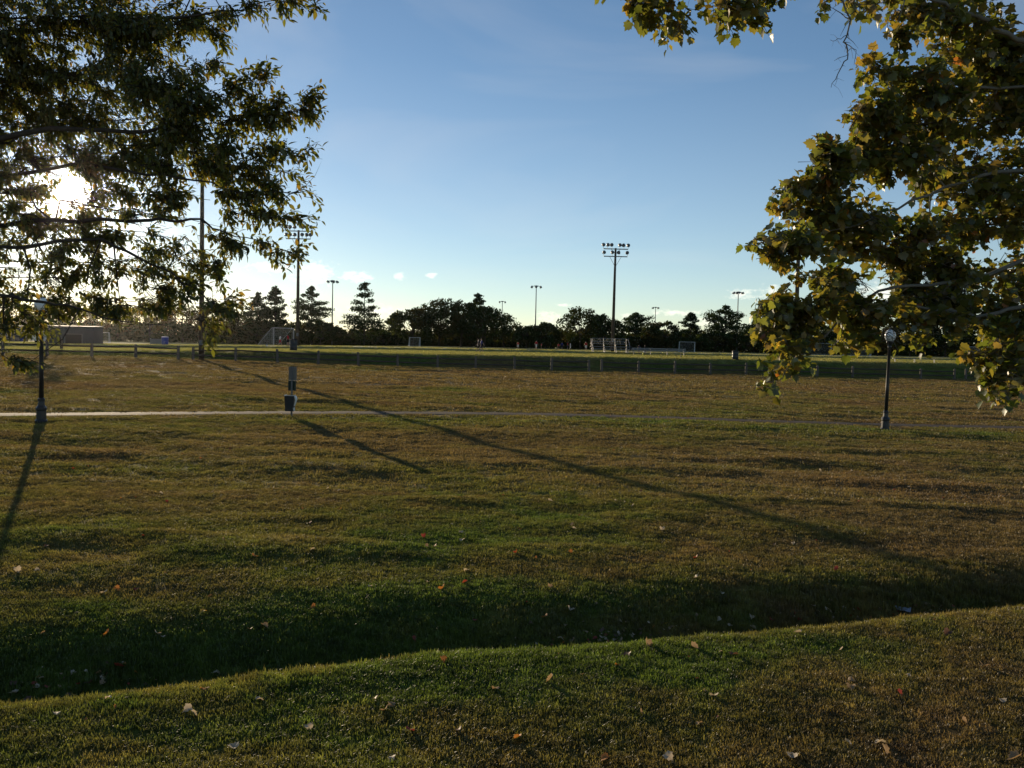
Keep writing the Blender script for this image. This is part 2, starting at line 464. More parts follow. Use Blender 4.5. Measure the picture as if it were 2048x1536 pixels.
for k in range(6): tufts.objects.link(make_tuft(k, 30, .080, .036, .0062))

def scatter(y0, y1, dens, sc, side=1.5):
    area_n = int(dens * (.64 * (y1 ** 2 - y0 ** 2) + 2 * side * (y1 - y0)))
    y = np.sqrt(rng.uniform(y0 ** 2, y1 ** 2, area_n))
    x = rng.uniform(-1, 1, area_n) * (.64 * y + side)
    keep = (np.abs(y - path_y(x)) > PATH_W - .12) & ((fence_f(x, y) < 33) | (fence_f(x, y) > 41))
    x, y = x[keep], y[keep]
    s = ditch_s(x, y)
    tall = 1 + .9 * np.exp(-((s - 1.2) / .8) ** 2) * sstep(x, 1.5, 3.5) + .45 * np.exp(-((s - .9) / 1.0) ** 2) + .8 * np.exp(-((s - .02) / .28) ** 2) * sstep(vnoise(x * 2.2, y * 2.2, 55), .35, .8)
    n_ = vnoise(x * 1.3, y * 1.3, 51) * .7 + vnoise(x * 4, y * 4, 52) * .6
    hs = sc ** .55 * tall * (.55 + .55 * n_) * rng.uniform(.8, 1.2, len(x))
    return x, y, hs, np.full(len(x), sc) * rng.uniform(.8, 1.25, len(x))
parts_ = [scatter(4.2, 9, 330, 1.0), scatter(9, 16, 200, 1.15), scatter(16, 28, 70, 1.7), scatter(28, 50, 26, 2.6), scatter(50, 100, 7, 4.5), scatter(100, 140, 3.2, 5.5)]
X, Y, HS, WS = (np.concatenate([p[i] for p in parts_]) for i in range(4))
Z = H(X, Y)
gm = bpy.data.meshes.new('grass')
gm.vertices.add(len(X)); gm.vertices.foreach_set('co', np.stack([X, Y, Z], -1).astype(np.float32).ravel())
set_col(gm, 'turfcol', turf_color(X, Y) * rng.uniform(.85, 1.35, (len(X), 1)))
def fattr(nm, typ, data, key):
    a_ = gm.attributes.new(nm, typ, 'POINT'); a_.data.foreach_set(key, np.asarray(data).ravel())
fattr('grot', 'FLOAT_VECTOR', np.stack([rng.normal(0, .08, len(X)), rng.normal(0, .08, len(X)), rng.uniform(0, 6.28, len(X))], -1).astype(np.float32), 'vector')
fattr('gscl', 'FLOAT_VECTOR', np.stack([WS, WS, HS], -1).astype(np.float32), 'vector')
ng = bpy.data.node_groups.new('scatter_grass', 'GeometryNodeTree')
ng.interface.new_socket('Geometry', in_out='INPUT', socket_type='NodeSocketGeometry')
ng.interface.new_socket('Geometry', in_out='OUTPUT', socket_type='NodeSocketGeometry')
gi, go = ng.nodes.new('NodeGroupInput'), ng.nodes.new('NodeGroupOutput')
iop = ng.nodes.new('GeometryNodeInstanceOnPoints')
ci = ng.nodes.new('GeometryNodeCollectionInfo'); ci.inputs[0].default_value = tufts; ci.inputs[1].default_value = True; ci.inputs[2].default_value = True
def nattr(nm):
    q = ng.nodes.new('GeometryNodeInputNamedAttribute'); q.data_type = 'FLOAT_VECTOR'; q.inputs[0].default_value = nm; return q.outputs[0]
ri = ng.nodes.new('FunctionNodeRandomValue'); ri.data_type = 'INT'; ri.inputs[4].default_value = 0; ri.inputs[5].default_value = 5
ng.links.new(gi.outputs[0], iop.inputs['Points']); ng.links.new(ci.outputs[0], iop.inputs['Instance'])
iop.inputs['Pick Instance'].default_value = True
ng.links.new(ri.outputs[2], iop.inputs['Instance Index'])
e2r = ng.nodes.new('FunctionNodeEulerToRotation'); ng.links.new(nattr('grot'), e2r.inputs[0])
ng.links.new(e2r.outputs[0], iop.inputs['Rotation']); ng.links.new(nattr('gscl'), iop.inputs['Scale'])
ng.links.new(iop.outputs[0], go.inputs[0])
gobj = tag(link('grass', gm), 'short mown brown and green grass covering the lawn and ditch', 'grass', kind='stuff')
gmod = gobj.modifiers.new('scatter', 'NODES'); gmod.node_group = ng

# ------------------------------------------------------------------ rail fence in four runs
def fence_y(x): return 83.5 + 0.27 * x
def fx_at(px):
    """x of the fence line in photo column px"""
    d = CAMROT.to_3x3() @ Vector(((px - 1024) / F, -(hor(px) - 768) / F, -1)); q = d.x / d.y
    return 83.5 * q / (1 - .27 * q)
def fence(pxs, label):
    xs = [fx_at(p) for p in pxs]
    root = empty('rail_fence', (xs[0], fence_y(xs[0]), hz(xs[0], fence_y(xs[0]))))
    o = root.location
    pts = []
    for x in xs:
        y = fence_y(x) + random.uniform(-.05, .05); z = hz(x, y); h = 1.22 + random.uniform(-.06, .06)
        pts.append(Vector((x, y, z)) - o)
        b = MB(); lean = Vector((random.uniform(-.03, .03), random.uniform(-.03, .03), 0))
        p = pts[-1]
        b.tube([p - Vector((0, 0, .25)), p + lean * .5 + Vector((0, 0, h * .6)), p + lean + Vector((0, 0, h - .06)), p + lean + Vector((0, 0, h))], [.13, .125, .115, .08], 8)
        b.build('post', m_wood, root)
    for p, q in zip(pts[:-1], pts[1:]):
        for zz in (.48, .95):
            b = MB(); j = lambda: Vector((0, 0, zz + random.uniform(-.03, .03)))
            a_, c_ = p + j(), q + j()
            b.tube([a_, (a_ + c_) / 2 + Vector((0, 0, -.02)), c_], [.062, .078, .066], 6)
            b.build('rail', m_rail, root)
    return tag(root, label, 'fence', 'rail fence runs along the foot of the bank')
fence([-260, -170, -82, 6, 94, 183, 272, 357], 'weathered two rail wooden fence run in front of the grey shed')
fence([386, 471, 555, 637, 717, 796, 876, 952, 1030, 1104, 1179], 'long weathered rail fence run between its two narrow gaps, below the walkers in blue')
fence([1205, 1278, 1351, 1422, 1494, 1565, 1636, 1707, 1777, 1843, 1911], 'weathered rail fence run passing behind the white globe lamp post')
fence([1934, 1998, 2062, 2124, 2186, 2250], 'weathered rail fence run behind the hanging low sycamore branch')

# ------------------------------------------------------------------ park lamp posts
def lamp_post(px, depth, label, lean):
    p = ground(px, depth)
    r = empty('lamp_post', p); r.rotation_euler = (0, R(lean), 0)
    MB().lathe([(.17, -.1), (.17, .05), (.14, .09), (.13, .34), (.15, .37), (.15, .42), (.095, .5), (.085, .62), (.10, .64), (.10, .68), (.07, .72)], 12).build('base', m_black, r)
    MB().lathe([(.068, .70), (.062, 1.6), (.05, 3.0), (.065, 3.02), (.065, 3.06), (.045, 3.09)], 12).build('shaft', m_black, r, True)
    MB().lathe([(.045, 3.08), (.09, 3.13), (.12, 3.20), (.13, 3.23), (.10, 3.25)], 14).build('lantern_holder', m_black, r, True)
    MB().lathe([(.10, 3.24), (.155, 3.30), (.19, 3.38), (.195, 3.46), (.17, 3.55), (.12, 3.62), (.07, 3.66)], 18).build('globe', m_globe, r, True)
    MB().lathe([(.08, 3.655), (.075, 3.68), (.03, 3.70), (.02, 3.75), (.004, 3.79)], 10).build('finial', m_black, r, True)
    return tag(r, label, 'lamp post', 'park lamp posts beside the path')
lamp_post(82, 25.5, 'black park lamp post with its lantern tangled in oak leaves', .3)
lamp_post(1776, 31.6, 'slim black park lamp post with white globe under the sycamore', .9)

# ------------------------------------------------------------------ dog waste station
p = ground_hit(583, 835)
r = empty('dog_waste_station', p)
MB().box((0, 0, .80), (.055, .04, 1.85)).build('post', m_steel, r)
MB().box((0.02, .032, 1.49), (.27, .012, .46)).build('sign_panel', m_signback, r)
d = MB().box((-.01, .085, 1.08), (.24, .12, .34)).build('bag_dispenser', m_green, r)
MB().box((-.01, .151, 1.03), (.15, .012, .05)).build('slot', m_black, d)
b = MB(); b.add([(-.17, -.20, .22), (.10, -.20, .22), (.10, .0, .22), (-.17, .0, .22), (-.19, -.24, .74), (.14, -.24, .74), (.14, .0, .74), (-.19, .0, .74)],
                [(0, 3, 2, 1), (0, 1, 5, 4), (1, 2, 6, 5), (2, 3, 7, 6), (3, 0, 4, 7)])
bn = b.build('bin', m_bin, r)
MB().box((-.18, -.12, .755), (.03, .26, .03)).box((.13, -.12, .755), (.03, .26, .03)).box((-.025, -.245, .755), (.28, .02, .025)).build('rim', m_white, bn)
b = MB(); b.add([(.143, -.23, .74), (.165, -.02, .74), (.20, -.06, .62), (.165, -.2, .60), (.155, -.1, .45), (.118, -.19, .40), (.122, -.04, .38)],
                [(0, 1, 2, 3), (3, 2, 4), (3, 4, 5), (4, 6, 5)])
b.add([(.10, -.215, .34), (.135, -.10, .36), (.125, -.05, .24), (.10, -.19, .25)], [(0, 1, 2, 3)])
sb = b.build('bin_bag', m_bag, r); sol = sb.modifiers.new('t', 'SOLIDIFY'); sol.thickness = .008
tag(r, 'dog waste station post with metal sign, green bag dispenser and dark bin', 'waste station')

# ------------------------------------------------------------------ sports field light poles
def floodlight(root, c, yaw, tilt, rad=.30):
    rot = Matrix.Rotation(yaw, 3, 'Z') @ Matrix.Rotation(R(90) + tilt, 3, 'X')
    o = MB().lathe([(rad * .22, -.30), (rad * .34, -.28), (rad * .42, -.12), (rad * .85, .02), (rad, .14), (rad, .18)], 12, c, rot).build('floodlight', m_steel, root, True)
    MB().lathe([(rad * .96, .184), (rad * .6, .20), (rad * .05, .205)], 12, c, rot).build('lens', m_glass, o, True)
    b = MB(); b.bar(Vector(c) + Vector((0, 0, -.12)), Vector(c) + Vector((0, 0, -.46)), .05); b.build('bracket', m_steel, o)
    return o
def wood_light_pole(px, depth, h, rows, width, label, yaw=0.0, vbrace=True, lean=0.0):
    p = ground(px, depth); r = empty('field_light_pole', p, yaw); r.rotation_euler = (0, R(lean), yaw)
    MB().tube([(0, 0, -.4), (0, 0, h * .5), (0, 0, h)], [.25, .20, .145], 12).build('pole', m_pole, r, True)
    for i, n_ in enumerate(rows):
        z = h - .15 - i * 1.05
        w = width * (1.0 if i == 0 else .96)
        MB().box((0, -.17, z), (w, .10, .13)).build('crossarm', m_steel, r)
        for sg in (-1, 1):
            if vbrace or i == 1:
                MB().bar((0, -.15, z - (1.5 if i else .75)), (sg * w * (.24 if i else .18), -.15, z - .05), .05).build('brace', m_steel, r)
        half = n_ // 2
        xs = [sg * (w * .5 - k * w * .40 / max(1, (half - 1)) * (.85 if n_ == 6 else .9)) for sg in (-1, 1) for k in range(half)]
        for x in xs:
            floodlight(r, (x, -.17, z + .52), math.pi + random.uniform(-.5, .5) + x * .12, R(-28) + random.uniform(-.12, .12), .27)
    MB().box((.02, -.20, 1.6), (.30, .14, .45)).build('switch_box', m_steel, r)
    return tag(r, label, 'light pole', 'floodlight poles around the playing field')
wood_light_pole(403, 77, 18.4, (6, 6), 4.0, 'tall wooden floodlight pole standing within the overhanging oak leaves')
wood_light_pole(595, 120, 15.9, (6, 6), 3.5, 'wooden floodlight pole with twelve lamps behind the dark trash barrel', vbrace=False)
wood_light_pole(1225, 124, 14.7, (6, 4), 3.5, 'wooden floodlight pole with ten lamps and V brace by the bleachers', lean=.3)
wood_light_pole(1590, 88, 18.8, (6, 6), 4.0, 'tall wooden floodlight pole mostly hidden by the sycamore leaves')

def steel_light_pole(px, depth, h, nl, label):
    p = ground(px, depth); r = empty('steel_light_pole', p)
    MB().tube([(0, 0, -.4), (0, 0, h)], [.19, .10], 10).build('pole', m_steel, r, True)
    MB().lathe([(.05, h - .25), (.55, h - .12), (.6, h - .05), (.55, h + .02), (.05, h + .12)], 12).build('lamp_ring', m_steel, r)
    for k in range(nl):
        a_ = 2 * math.pi * (k + .5) / nl
        c = Vector((math.cos(a_) * 1.25, math.sin(a_) * 1.25, h - .32))
        o = floodlight(r, c, a_ - R(90) + math.pi, R(-35), .30)
        MB().bar((math.cos(a_) * .5, math.sin(a_) * .5, h - .05), c + Vector((0, 0, .14)), .07).build('arm', m_steel, r)
    return tag(r, label, 'light pole', 'steel light poles beyond the field')
steel_light_pole(664, 210, 15.6, 6, 'steel light pole with ring of lamps left of the large conical pine')
steel_light_pole(1070, 215, 15.4, 6, 'steel light pole with ring of lamps rising between two rounded cedars')
steel_light_pole(1003, 290, 15.2, 4, 'far thin light pole rising against the dense oak grove')
steel_light_pole(1309, 300, 14.8, 4, 'far thin light pole standing behind the bleachers and long bench')
steel_light_pole(1473, 220, 15.3, 6, 'pale steel light pole behind the dark barrel on the bank')
steel_light_pole(1795, 230, 14.5, 4, 'dim light pole beyond the field behind the globe lamp')

# ------------------------------------------------------------------ goals
def goal(px, depth, w, h, dep, yaw, label, net=True, tube=.042, top=.35):
    p = ground(px, depth); r = empty('soccer_goal', p, R(yaw))
    for sx in (-1, 1):
        MB().tube([(sx * w / 2, 0, 0), (sx * w / 2, 0, h)], tube, 8).build('post', m_white, r)
        MB().tube([(sx * w / 2, 0, h), (sx * w / 2, dep * top, h), (sx * w / 2, dep, .04)], tube * .55, 6).build('stay', m_white, r)
        MB().tube([(sx * w / 2, 0, .04), (sx * w / 2, dep, .04)], tube * .6, 6).build('side_bar', m_white, r)
    MB().tube([(-w / 2 - tube, 0, h), (w / 2 + tube, 0, h)], tube, 8).build('crossbar', m_white, r)
    MB().tube([(-w / 2, dep, .04), (w / 2, dep, .04)], tube * .6, 6).build('ground_bar', m_white, r)
    if net:
        b = MB(); t = .009
        prof = [(0, h), (dep * top, h - .03), (dep * .62, h * .55), (dep, .05)]
        nn = int(w / .22)
        for k in range(nn + 1):
            x = -w / 2 + w * k / nn
            for (a0, b0), (a1, b1) in zip(prof[:-1], prof[1:]): b.bar((x, a0, b0), (x, a1, b1), t)
        for k in range(15):
            q = k / 14 * 3; i = min(2, int(q)); fr = q - i
            yy = prof[i][0] + (prof[i + 1][0] - prof[i][0]) * fr; zz = prof[i][1] + (prof[i + 1][1] - prof[i][1]) * fr
            b.bar((-w / 2, yy, zz), (w / 2, yy, zz), t)
            for sx in (-1, 1):
                b.bar((sx * w / 2, yy, zz), (sx * w / 2, yy, .04), t)
        b.build('net', m_net, r)
    return tag(r, label, 'goal', 'soccer goals on the field')
goal(568, 122, 5.0, 2.5, 2.6, 72, 'large white soccer goal turned side on near the dark barrel', top=.12)
goal(205, 160, 2.2, 1.9, 1.0, 8, 'small white goal beside the grey shed')
goal(830, 190, 2.4, 1.9, 1.1, 25, 'small pale goal in front of the dense oak grove')
goal(1374, 170, 3.0, 2.0, 1.4, -6, 'grey framed goal behind the long aluminium bench')
goal(1632, 172, 5.6, 2.3, 1.6, -24, 'large white soccer goal with sagging net right of the hidden pole')
goal(1715, 172, 5.2, 1.25, 1.0, -5, 'low wide white goal beside the large netted goal')
goal(1965, 170, 6.0, 2.2, 1.5, 4, 'white goal half hidden behind the low sycamore branch')

# ------------------------------------------------------------------ bleachers and benches
def bleacher(px, depth, label):
    p = ground(px, depth); r = empty('bleachers', p, R(3))
    w = 5.4
    for k in range(3):
        MB().box((0, k * .62, .45 + k * .36), (w, .26, .05)).build('seat_plank', m_alu, r)
        if k: MB().box((0, k * .62 - .30, .18 + k * .30), (w, .26, .04)).build('foot_plank', m_alu, r)
    MB().box((0, 1.40, .72), (w, .26, .04)).build('foot_plank', m_alu, r)
    for x in (-2.4, -.8, .8, 2.4):
        b = MB(); b.bar((x, -.1, .06), (x, 1.6, .06), .07); b.bar((x, 0, .06), (x, 0, .42), .06); b.bar((x, .62, .06), (x, .62, .78), .06)
        b.bar((x, 1.24, .06), (x, 1.24, 1.14), .06); b.bar((x, 0, .40), (x, 1.3, 1.12), .06); b.build('frame', m_steel, r)
        MB().bar((x, 1.50, .06), (x, 1.50, 1.95), .07).build('guard_post', m_alu, r)
    for z in (1.50, 1.93): MB().bar((-2.4, 1.5, z), (2.4, 1.5, z), .05).build('guard_rail', m_alu, r)
    b = MB()
    for k in range(30): b.bar((-2.4 + k * 4.8 / 29, 1.5, 1.1), (-2.4 + k * 4.8 / 29, 1.5, 1.92), .012)
    for k in range(6): b.bar((-2.4, 1.5, 1.15 + k * .13), (2.4, 1.5, 1.15 + k * .13), .012)
    b.build('chain_link_panel', m_steel, r)
    for sx in (-1, 1):
        b = MB(); b.tube([(sx * 2.62, -.1, .5), (sx * 2.62, .1, 1.0), (sx * 2.62, 1.35, 1.75), (sx * 2.62, 1.5, 1.93)], .04, 8); b.build('side_rail', m_alu, r)
        MB().box((sx * 2.66, .62, 1.15), (.04, .10, .62), Matrix.Rotation(R(-30), 3, 'X')).build('end_panel', m_alu, r)
    return tag(r, label, 'bleachers')
bleacher(1222, 120, 'small aluminium bleachers with guard rails around the wooden light pole')
def team_bench(px, depth, w, back, label, yaw=0):
    p = ground(px, depth); r = empty('team_bench', p, R(yaw))
    MB().box((0, 0, .45), (w, .28, .05)).build('seat', m_alu, r)
    if back:
        for z in (.68, .88): MB().box((0, .22, z), (w, .035, .14)).build('backrest', m_alu, r)
    n_ = max(3, int(w / 1.7))
    for k in range(n_):
        x = -w / 2 + .3 + (w - .6) * k / (n_ - 1)
        b = MB(); b.bar((x, -.1, 0), (x, -.1, .44), .05); b.bar((x, .12, 0), (x, .12, .44), .05)
        if back: b.bar((x, .14, .4), (x, .25, .95), .05)
        b.build('leg', m_steel, r)
    return tag(r, label, 'bench')
team_bench(1318, 118, 7.4, True, 'long aluminium team bench with backrest beside the bleachers', 1)
team_bench(1830, 106, 5.4, False, 'backless aluminium bench on the bank behind the globe lamp')
team_bench(62, 150, 5.0, True, 'pale slatted bench left of the lamp post with tangled lantern')

# ------------------------------------------------------------------ barrels
def barrel(px, depth, h, rad, m, label, lid=None):
    p = ground(px, depth); r = empty('trash_barrel', p)
    MB().lathe([(rad * .93, 0), (rad * .97, h * .02), (rad * .96, h * .32), (rad, h * .34), (rad * .97, h * .36), (rad * .97, h * .64), (rad * 1.01, h * .66), (rad * .98, h * .68), (rad, h * .97), (rad * 1.03, h), (rad * .95, h), (rad * .93, h * .9)], 18).build('drum', m, r, True)
    if lid: MB().lathe([(rad * 1.05, h + .002), (rad * 1.05, h + .05), (rad * .5, h + .10), (rad * .05, h + .11)], 18).build('liner', lid, r, True)
    return tag(r, label, 'trash barrel', 'trash barrels')
barrel(587, 92, 1.15, .40, m_barrel, 'dark trash barrel at the foot of the twelve lamp pole', m_blackcl)
barrel(1471, 99, .95, .36, m_barrel, 'dark grey trash barrel in front of the pale steel light pole', m_blackcl)
barrel(330, 118, 1.05, .45, m_blue, 'blue plastic barrel standing on the field near the pale panel', m_bag)
barrel(40, 150, 1.1, .5, m_blue, 'blue barrel near the grey building by the pale slatted bench')

# ------------------------------------------------------------------ yellow marker, pale panel, shed, van
p = ground(1286, 99); r = empty('marker_post', p)
MB().lathe([(.17, 0), (.15, .05), (.07, .10), (.05, .14)], 12).build('foot', m_yellow, r)
MB().tube([(0, 0, .1), (-.02, 0, .3), (.03, 0, .45), (.10, 0, .55)], [.05, .055, .05, .05], 8).build('stem', m_yellow, r, True)
MB().lathe([(.03, .52), (.09, .56), (.09, .64), (.04, .68)], 10, (.12, 0, 0)).build('cap', m_white, r, True)
tag(r, 'small bent bright yellow marker with pale cap on the bank edge', 'marker')
p = ground(1362, 101); r = empty('short_stake', p)
MB().bar((0, 0, -.1), (.01, 0, .42), .09).build('stake', m_wood, r); MB().box((.01, 0, .47), (.13, .10, .1)).build('cap', m_wood, r)
tag(r, 'short wooden stake below the end of the long bench', 'stake')
p = ground(312, 125); r = empty('rebound_panel', p)
MB().box((0, 0, .48), (1.7, .05, .80)).build('panel', mat('dull_panel', (.22, .21, .19), .8), r)
for x in (-.8, .8): MB().box((x, .06, .48), (.07, .07, .96)).build('upright', m_white, r)
tag(r, 'low pale panel on uprights left of the blue barrel on the field', 'panel')

def shed(px, depth, w, d_, h, label, yaw, opening):
    p = ground(px, depth); r = empty('storage_shed', p - Vector((0, 0, .05)), R(yaw))
    b = MB(); n_ = int(w / .12)
    def corr(a0, a1, cnt):
        a0, a1 = Vector(a0), Vector(a1); t = (a1 - a0) / cnt; nrm = Vector((t.y, -t.x, 0)).normalized() * .03
        vs, fs = [], []
        for k in range(cnt + 1):
            q = a0 + t * k + (nrm if k % 2 else nrm * 0)
            vs += [q, q + Vector((0, 0, h))]
        for k in range(cnt): fs.append((2 * k, 2 * k + 2, 2 * k + 3, 2 * k + 1))
        b.add(vs, fs)
    hw, hd = w / 2, d_ / 2
    for a0, a1, c in (((-hw, -hd, 0), (hw, -hd, 0), n_), ((hw, -hd, 0), (hw, hd, 0), int(d_ / .12)), ((hw, hd, 0), (-hw, hd, 0), n_), ((-hw, hd, 0), (-hw, -hd, 0), int(d_ / .12))): corr(a0, a1, c)
    b.build('wall', m_shed, r)
    b = MB(); b.add([(-hw - .1, -hd - .1, h), (hw + .1, -hd - .1, h), (hw + .1, hd + .1, h + .12), (-hw - .1, hd + .1, h + .12), (-hw - .1, -hd - .1, h + .07), (hw + .1, -hd - .1, h + .07), (hw + .1, hd + .1, h + .19), (-hw - .1, hd + .1, h + .19)],
                    [(0, 3, 2, 1), (4, 5, 6, 7), (0, 1, 5, 4), (1, 2, 6, 5), (2, 3, 7, 6), (3, 0, 4, 7)])
    b.build('roof', m_shed, r)
    if opening:
        x0, x1, z1 = opening
        dr = MB().box(((x0 + x1) / 2, -hd - .045, z1 / 2), (x1 - x0, .03, z1)).build('doorway', m_opening_shade, r)  # dark panel on an unbroken wall, painted shade of the interior
        MB().box((x0, -hd - .07, z1 / 2), (.08, .05, z1)).box((x1, -hd - .07, z1 / 2), (.08, .05, z1)).box(((x0 + x1) / 2, -hd - .07, z1 + .04), (x1 - x0 + .08, .05, .08)).build('frame', m_steel, dr)
    return tag(r, label, 'shed')
shed(150, 122, 6.4, 3.0, 2.45, 'low grey corrugated storage shed with dark doorway behind the fence', 4, (-.7, 1.6, 1.4))
shed(5, 150, 6.5, 4, 2.6, 'small grey building by the blue barrel behind the pale slatted bench', 0, (-1, 0, 2.0))

p = ground(97, 128); r = empty('parked_van', p, R(80))
b = MB(); prof = [(-2.2, .35), (2.1, .35), (2.2, .8), (1.75, 1.0), (1.1, 1.75), (-2.1, 1.8), (-2.25, 1.0)]
vs = [(x, y, z) for y in (-.85, .85) for x, z in prof]; k = len(prof)
b.add(vs, [tuple(range(k)), tuple(range(k, 2 * k))[::-1]] + [(i, (i + 1) % k + k * 0, (i + 1) % k + k, i + k)[::-1] for i in range(k)])
b.build('body', m_vanpaint, r)
for sy in (-1, 1):
    for x in (-1.4, 1.3):
        w_ = MB().lathe([(.32, -.1), (.33, 0), (.32, .1)], 14, (x, sy * .80, .33), Matrix.Rotation(R(90), 3, 'X')).build('wheel', m_tyre, r)
    MB().box((-.3, sy * .855, 1.35), (2.6, .02, .42)).build('side_window', m_window, r)
b = MB(); b.add([(1.73, -.7, 1.06), (1.73, .7, 1.06), (1.16, .65, 1.68), (1.16, -.65, 1.68)], [(0, 1, 2, 3)]); b.build('windscreen', m_window, r)
tag(r, 'white van parked beside the grey shed, mostly behind the lamp post', 'van')

# ------------------------------------------------------------------ people
def person(px, depth, h, yaw, top, bottom, label, step=.25, arm=.3, bend=0.0, top2=None):
    sk = [('pel', (0, 0, .95), .125), ('wst', (0, .0, 1.10), .115), ('chs', (0, bend * .2, 1.32), .14), ('nek', (0, bend * .3, 1.48), .055), ('hed', (0, bend * .36 + .01, 1.60), .085), ('top', (0, bend * .38, 1.70), .07)]
    ed = [(0, 1), (1, 2), (2, 3), (3, 4), (4, 5)]
    def chain(parent, pts):
        for nm, c, rd in pts:
            sk.append((nm, c, rd)); ed.append((parent, len(sk) - 1)); parent = len(sk) - 1
    for s_ in (-1, 1):
        st = step * s_
        chain(0, [('hip', (s_ * .10, 0, .88), .095), ('knee', (s_ * .105, st * .45 + .04, .49), .062), ('ank', (s_ * .11, st * .9 - .02, .09), .042), ('toe', (s_ * .12, st * .9 + .14, .035), .035)])
        sw = -arm * s_
        chain(2, [('shl', (s_ * .185, bend * .2, 1.41), .062), ('elb', (s_ * .25, bend * .2 + sw * .4 - .03, 1.13), .043), ('wri', (s_ * .26, bend * .2 + sw + .05, .90), .03), ('hnd', (s_ * .255, bend * .2 + sw + .08, .80), .026)])
    me = bpy.data.meshes.new('person')
    me.from_pydata([c for _, c, _ in sk], ed, [])
    tmp = bpy.data.objects.new('tmp', me); COL.objects.link(tmp)
    md = tmp.modifiers.new('s', 'SKIN'); tmp.modifiers.new('ss', 'SUBSURF').levels = 1
    for i, (_, _, rd) in enumerate(sk):
        me.skin_vertices[0].data[i].radius = (rd, rd * (.72 if i in (0, 1, 2) else 1)); me.skin_vertices[0].data[i].use_root = (i == 0)
    dg = bpy.context.evaluated_depsgraph_get()
    me2 = bpy.data.meshes.new_from_object(tmp.evaluated_get(dg))
    bpy.data.objects.remove(tmp)
    me2.materials.clear()
    for m in (top, bottom, m_skin, m_hair, m_blackcl): me2.materials.append(m)
    for p_ in me2.polygons:
        c = p_.center; p_.use_smooth = True
        if c.z > 1.62 or (c.z > 1.56 and c.y < bend * .36 - .02): i = 3
        elif c.z > 1.47: i = 2
        elif c.z < .06: i = 4
        elif c.z < .52: i = 2
        elif c.z < .98 and abs(c.x) < .2: i = 1
        elif abs(c.x) > .215 and c.z < 1.18: i = 2
        else: i = 0
        p_.material_index = i
    me2.name = 'person'
    o = link('person', me2); o.location = ground(px, depth); o.rotation_euler = (0, 0, R(yaw)); o.scale = (h / 1.75,) * 3
    return tag(o, label, 'person', 'people on the field')
person(957, 107, 1.72, 100, m_navy, m_blackcl, 'person in dark navy top walking along the bank, pale socks', .25, .3)
person(963, 107.5, 1.78, 95, m_bluecl, m_navy, 'person in bright blue jersey walking beside the one in navy', -.25, -.35)
for px, dp, h, yw, tp, bt, lb in [
    (1036, 150, 1.35, 20, m_red, m_whitecl, 'child in red shirt on the field nearest the oak grove'),
    (1072.5, 150, 1.6, -30, m_red, m_whitecl, 'red shirted player in white shorts in front of the steel pole'),
    (1083, 152, 1.15, 60, m_red, m_blackcl, 'small child in red just right of the steel pole'),
    (1117, 146, 1.2, 10, m_red, m_blackcl, 'crouched looking child in red and black at the field side'),
    (1124, 160, 1.45, 140, m_bluecl, m_navy, 'player in blue among the red shirted children'),
    (1135, 158, 1.5, -100, m_red, m_navy, 'red shirted player in navy shorts between the trees'),
    (1141, 148, 1.3, 70, m_whitecl, m_whitecl, 'child dressed all in white beside the red shirted players'),
    (1172, 140, 1.55, 20, m_red, m_whitecl, 'red shirted player standing left of the bleachers'),
    (576, 116, 1.65, 80, m_red, m_blackcl, 'person in red shirt standing right of the large side on goal'),
    (560, 117, 1.55, -60, m_whitecl, m_red, 'person in white shirt and red shorts inside the large goal'),
    (1278, 121, 1.2, 0, m_navy, m_blackcl, 'person in navy seated look at the left end of the long bench'),
    (1290, 121, 1.3, 30, m_blackcl, m_navy, 'person in black behind the long aluminium bench')]:
    lb = lb.replace('crouched looking ', '').replace('seated look at', 'standing at')
    person(px, dp, h, yw, tp, bt, lb, random.uniform(-.3, .3), random.uniform(-.4, .4), random.uniform(0, .25))
b = MB().lathe([(.03, -.11), (.08, -.08), (.11, 0), (.08, .08), (.03, .11)], 12)
o = b.build('soccer_ball', m_whitecl, None, True); o.location = ground(533, 110) + Vector((0, 0, .11)); tag(o, 'white ball lying on the grass below the large goal', 'ball')

# ------------------------------------------------------------------ far trees
def crown_mesh(name, clumps, quad, per, seed, cols):
    """clumps: (n,6) centre + radii; leaf sized quads spread through every clump"""
    r = np.random.default_rng(seed)
    C = np.repeat(clumps, per, axis=0)
    nq = len(C)
    d = r.normal(size=(nq, 3)); d /= np.linalg.norm(d, axis=1, keepdims=True)
    P = C[:, :3] + d * C[:, 3:6] * (r.uniform(0, 1, (nq, 1)) ** .45)
    u = r.normal(size=(nq, 3)); u /= np.linalg.norm(u, axis=1, keepdims=True)
    w = np.cross(u, r.normal(size=(nq, 3))); w /= np.linalg.norm(w, axis=1, keepdims=True)
    sz = quad * r.uniform(.55, 1.35, (nq, 1))
    u, w = u * sz, w * sz * r.uniform(.4, .8, (nq, 1))
    v = np.stack([P - u, P + w * .8 - u * .1, P + u, P - w * .8 + u * .1], 1).reshape(-1, 3)
    me = np_mesh(name, v, np.arange(len(v)).reshape(-1, 4), m_leaf_far)
    cc = cols[r.integers(0, len(cols), len(clumps))]
    cc = np.repeat(cc, per, axis=0) * r.uniform(.7, 1.3, (nq, 1))
    set_col(me, 'leafcol', np.repeat(cc, 4, axis=0))
    return me
PINE = np.array([(.035, .055, .022), (.042, .06, .025), (.03, .048, .02)])
DARK = np.array([(.035, .052, .018), (.045, .055, .018), (.03, .045, .016), (.06, .055, .02)])
RUST_AND_SUNLIT = np.array([(.10, .075, .025), (.085, .08, .025), (.12, .07, .025)])  # brown foliage, also painted sun warmth for the trees below the sun

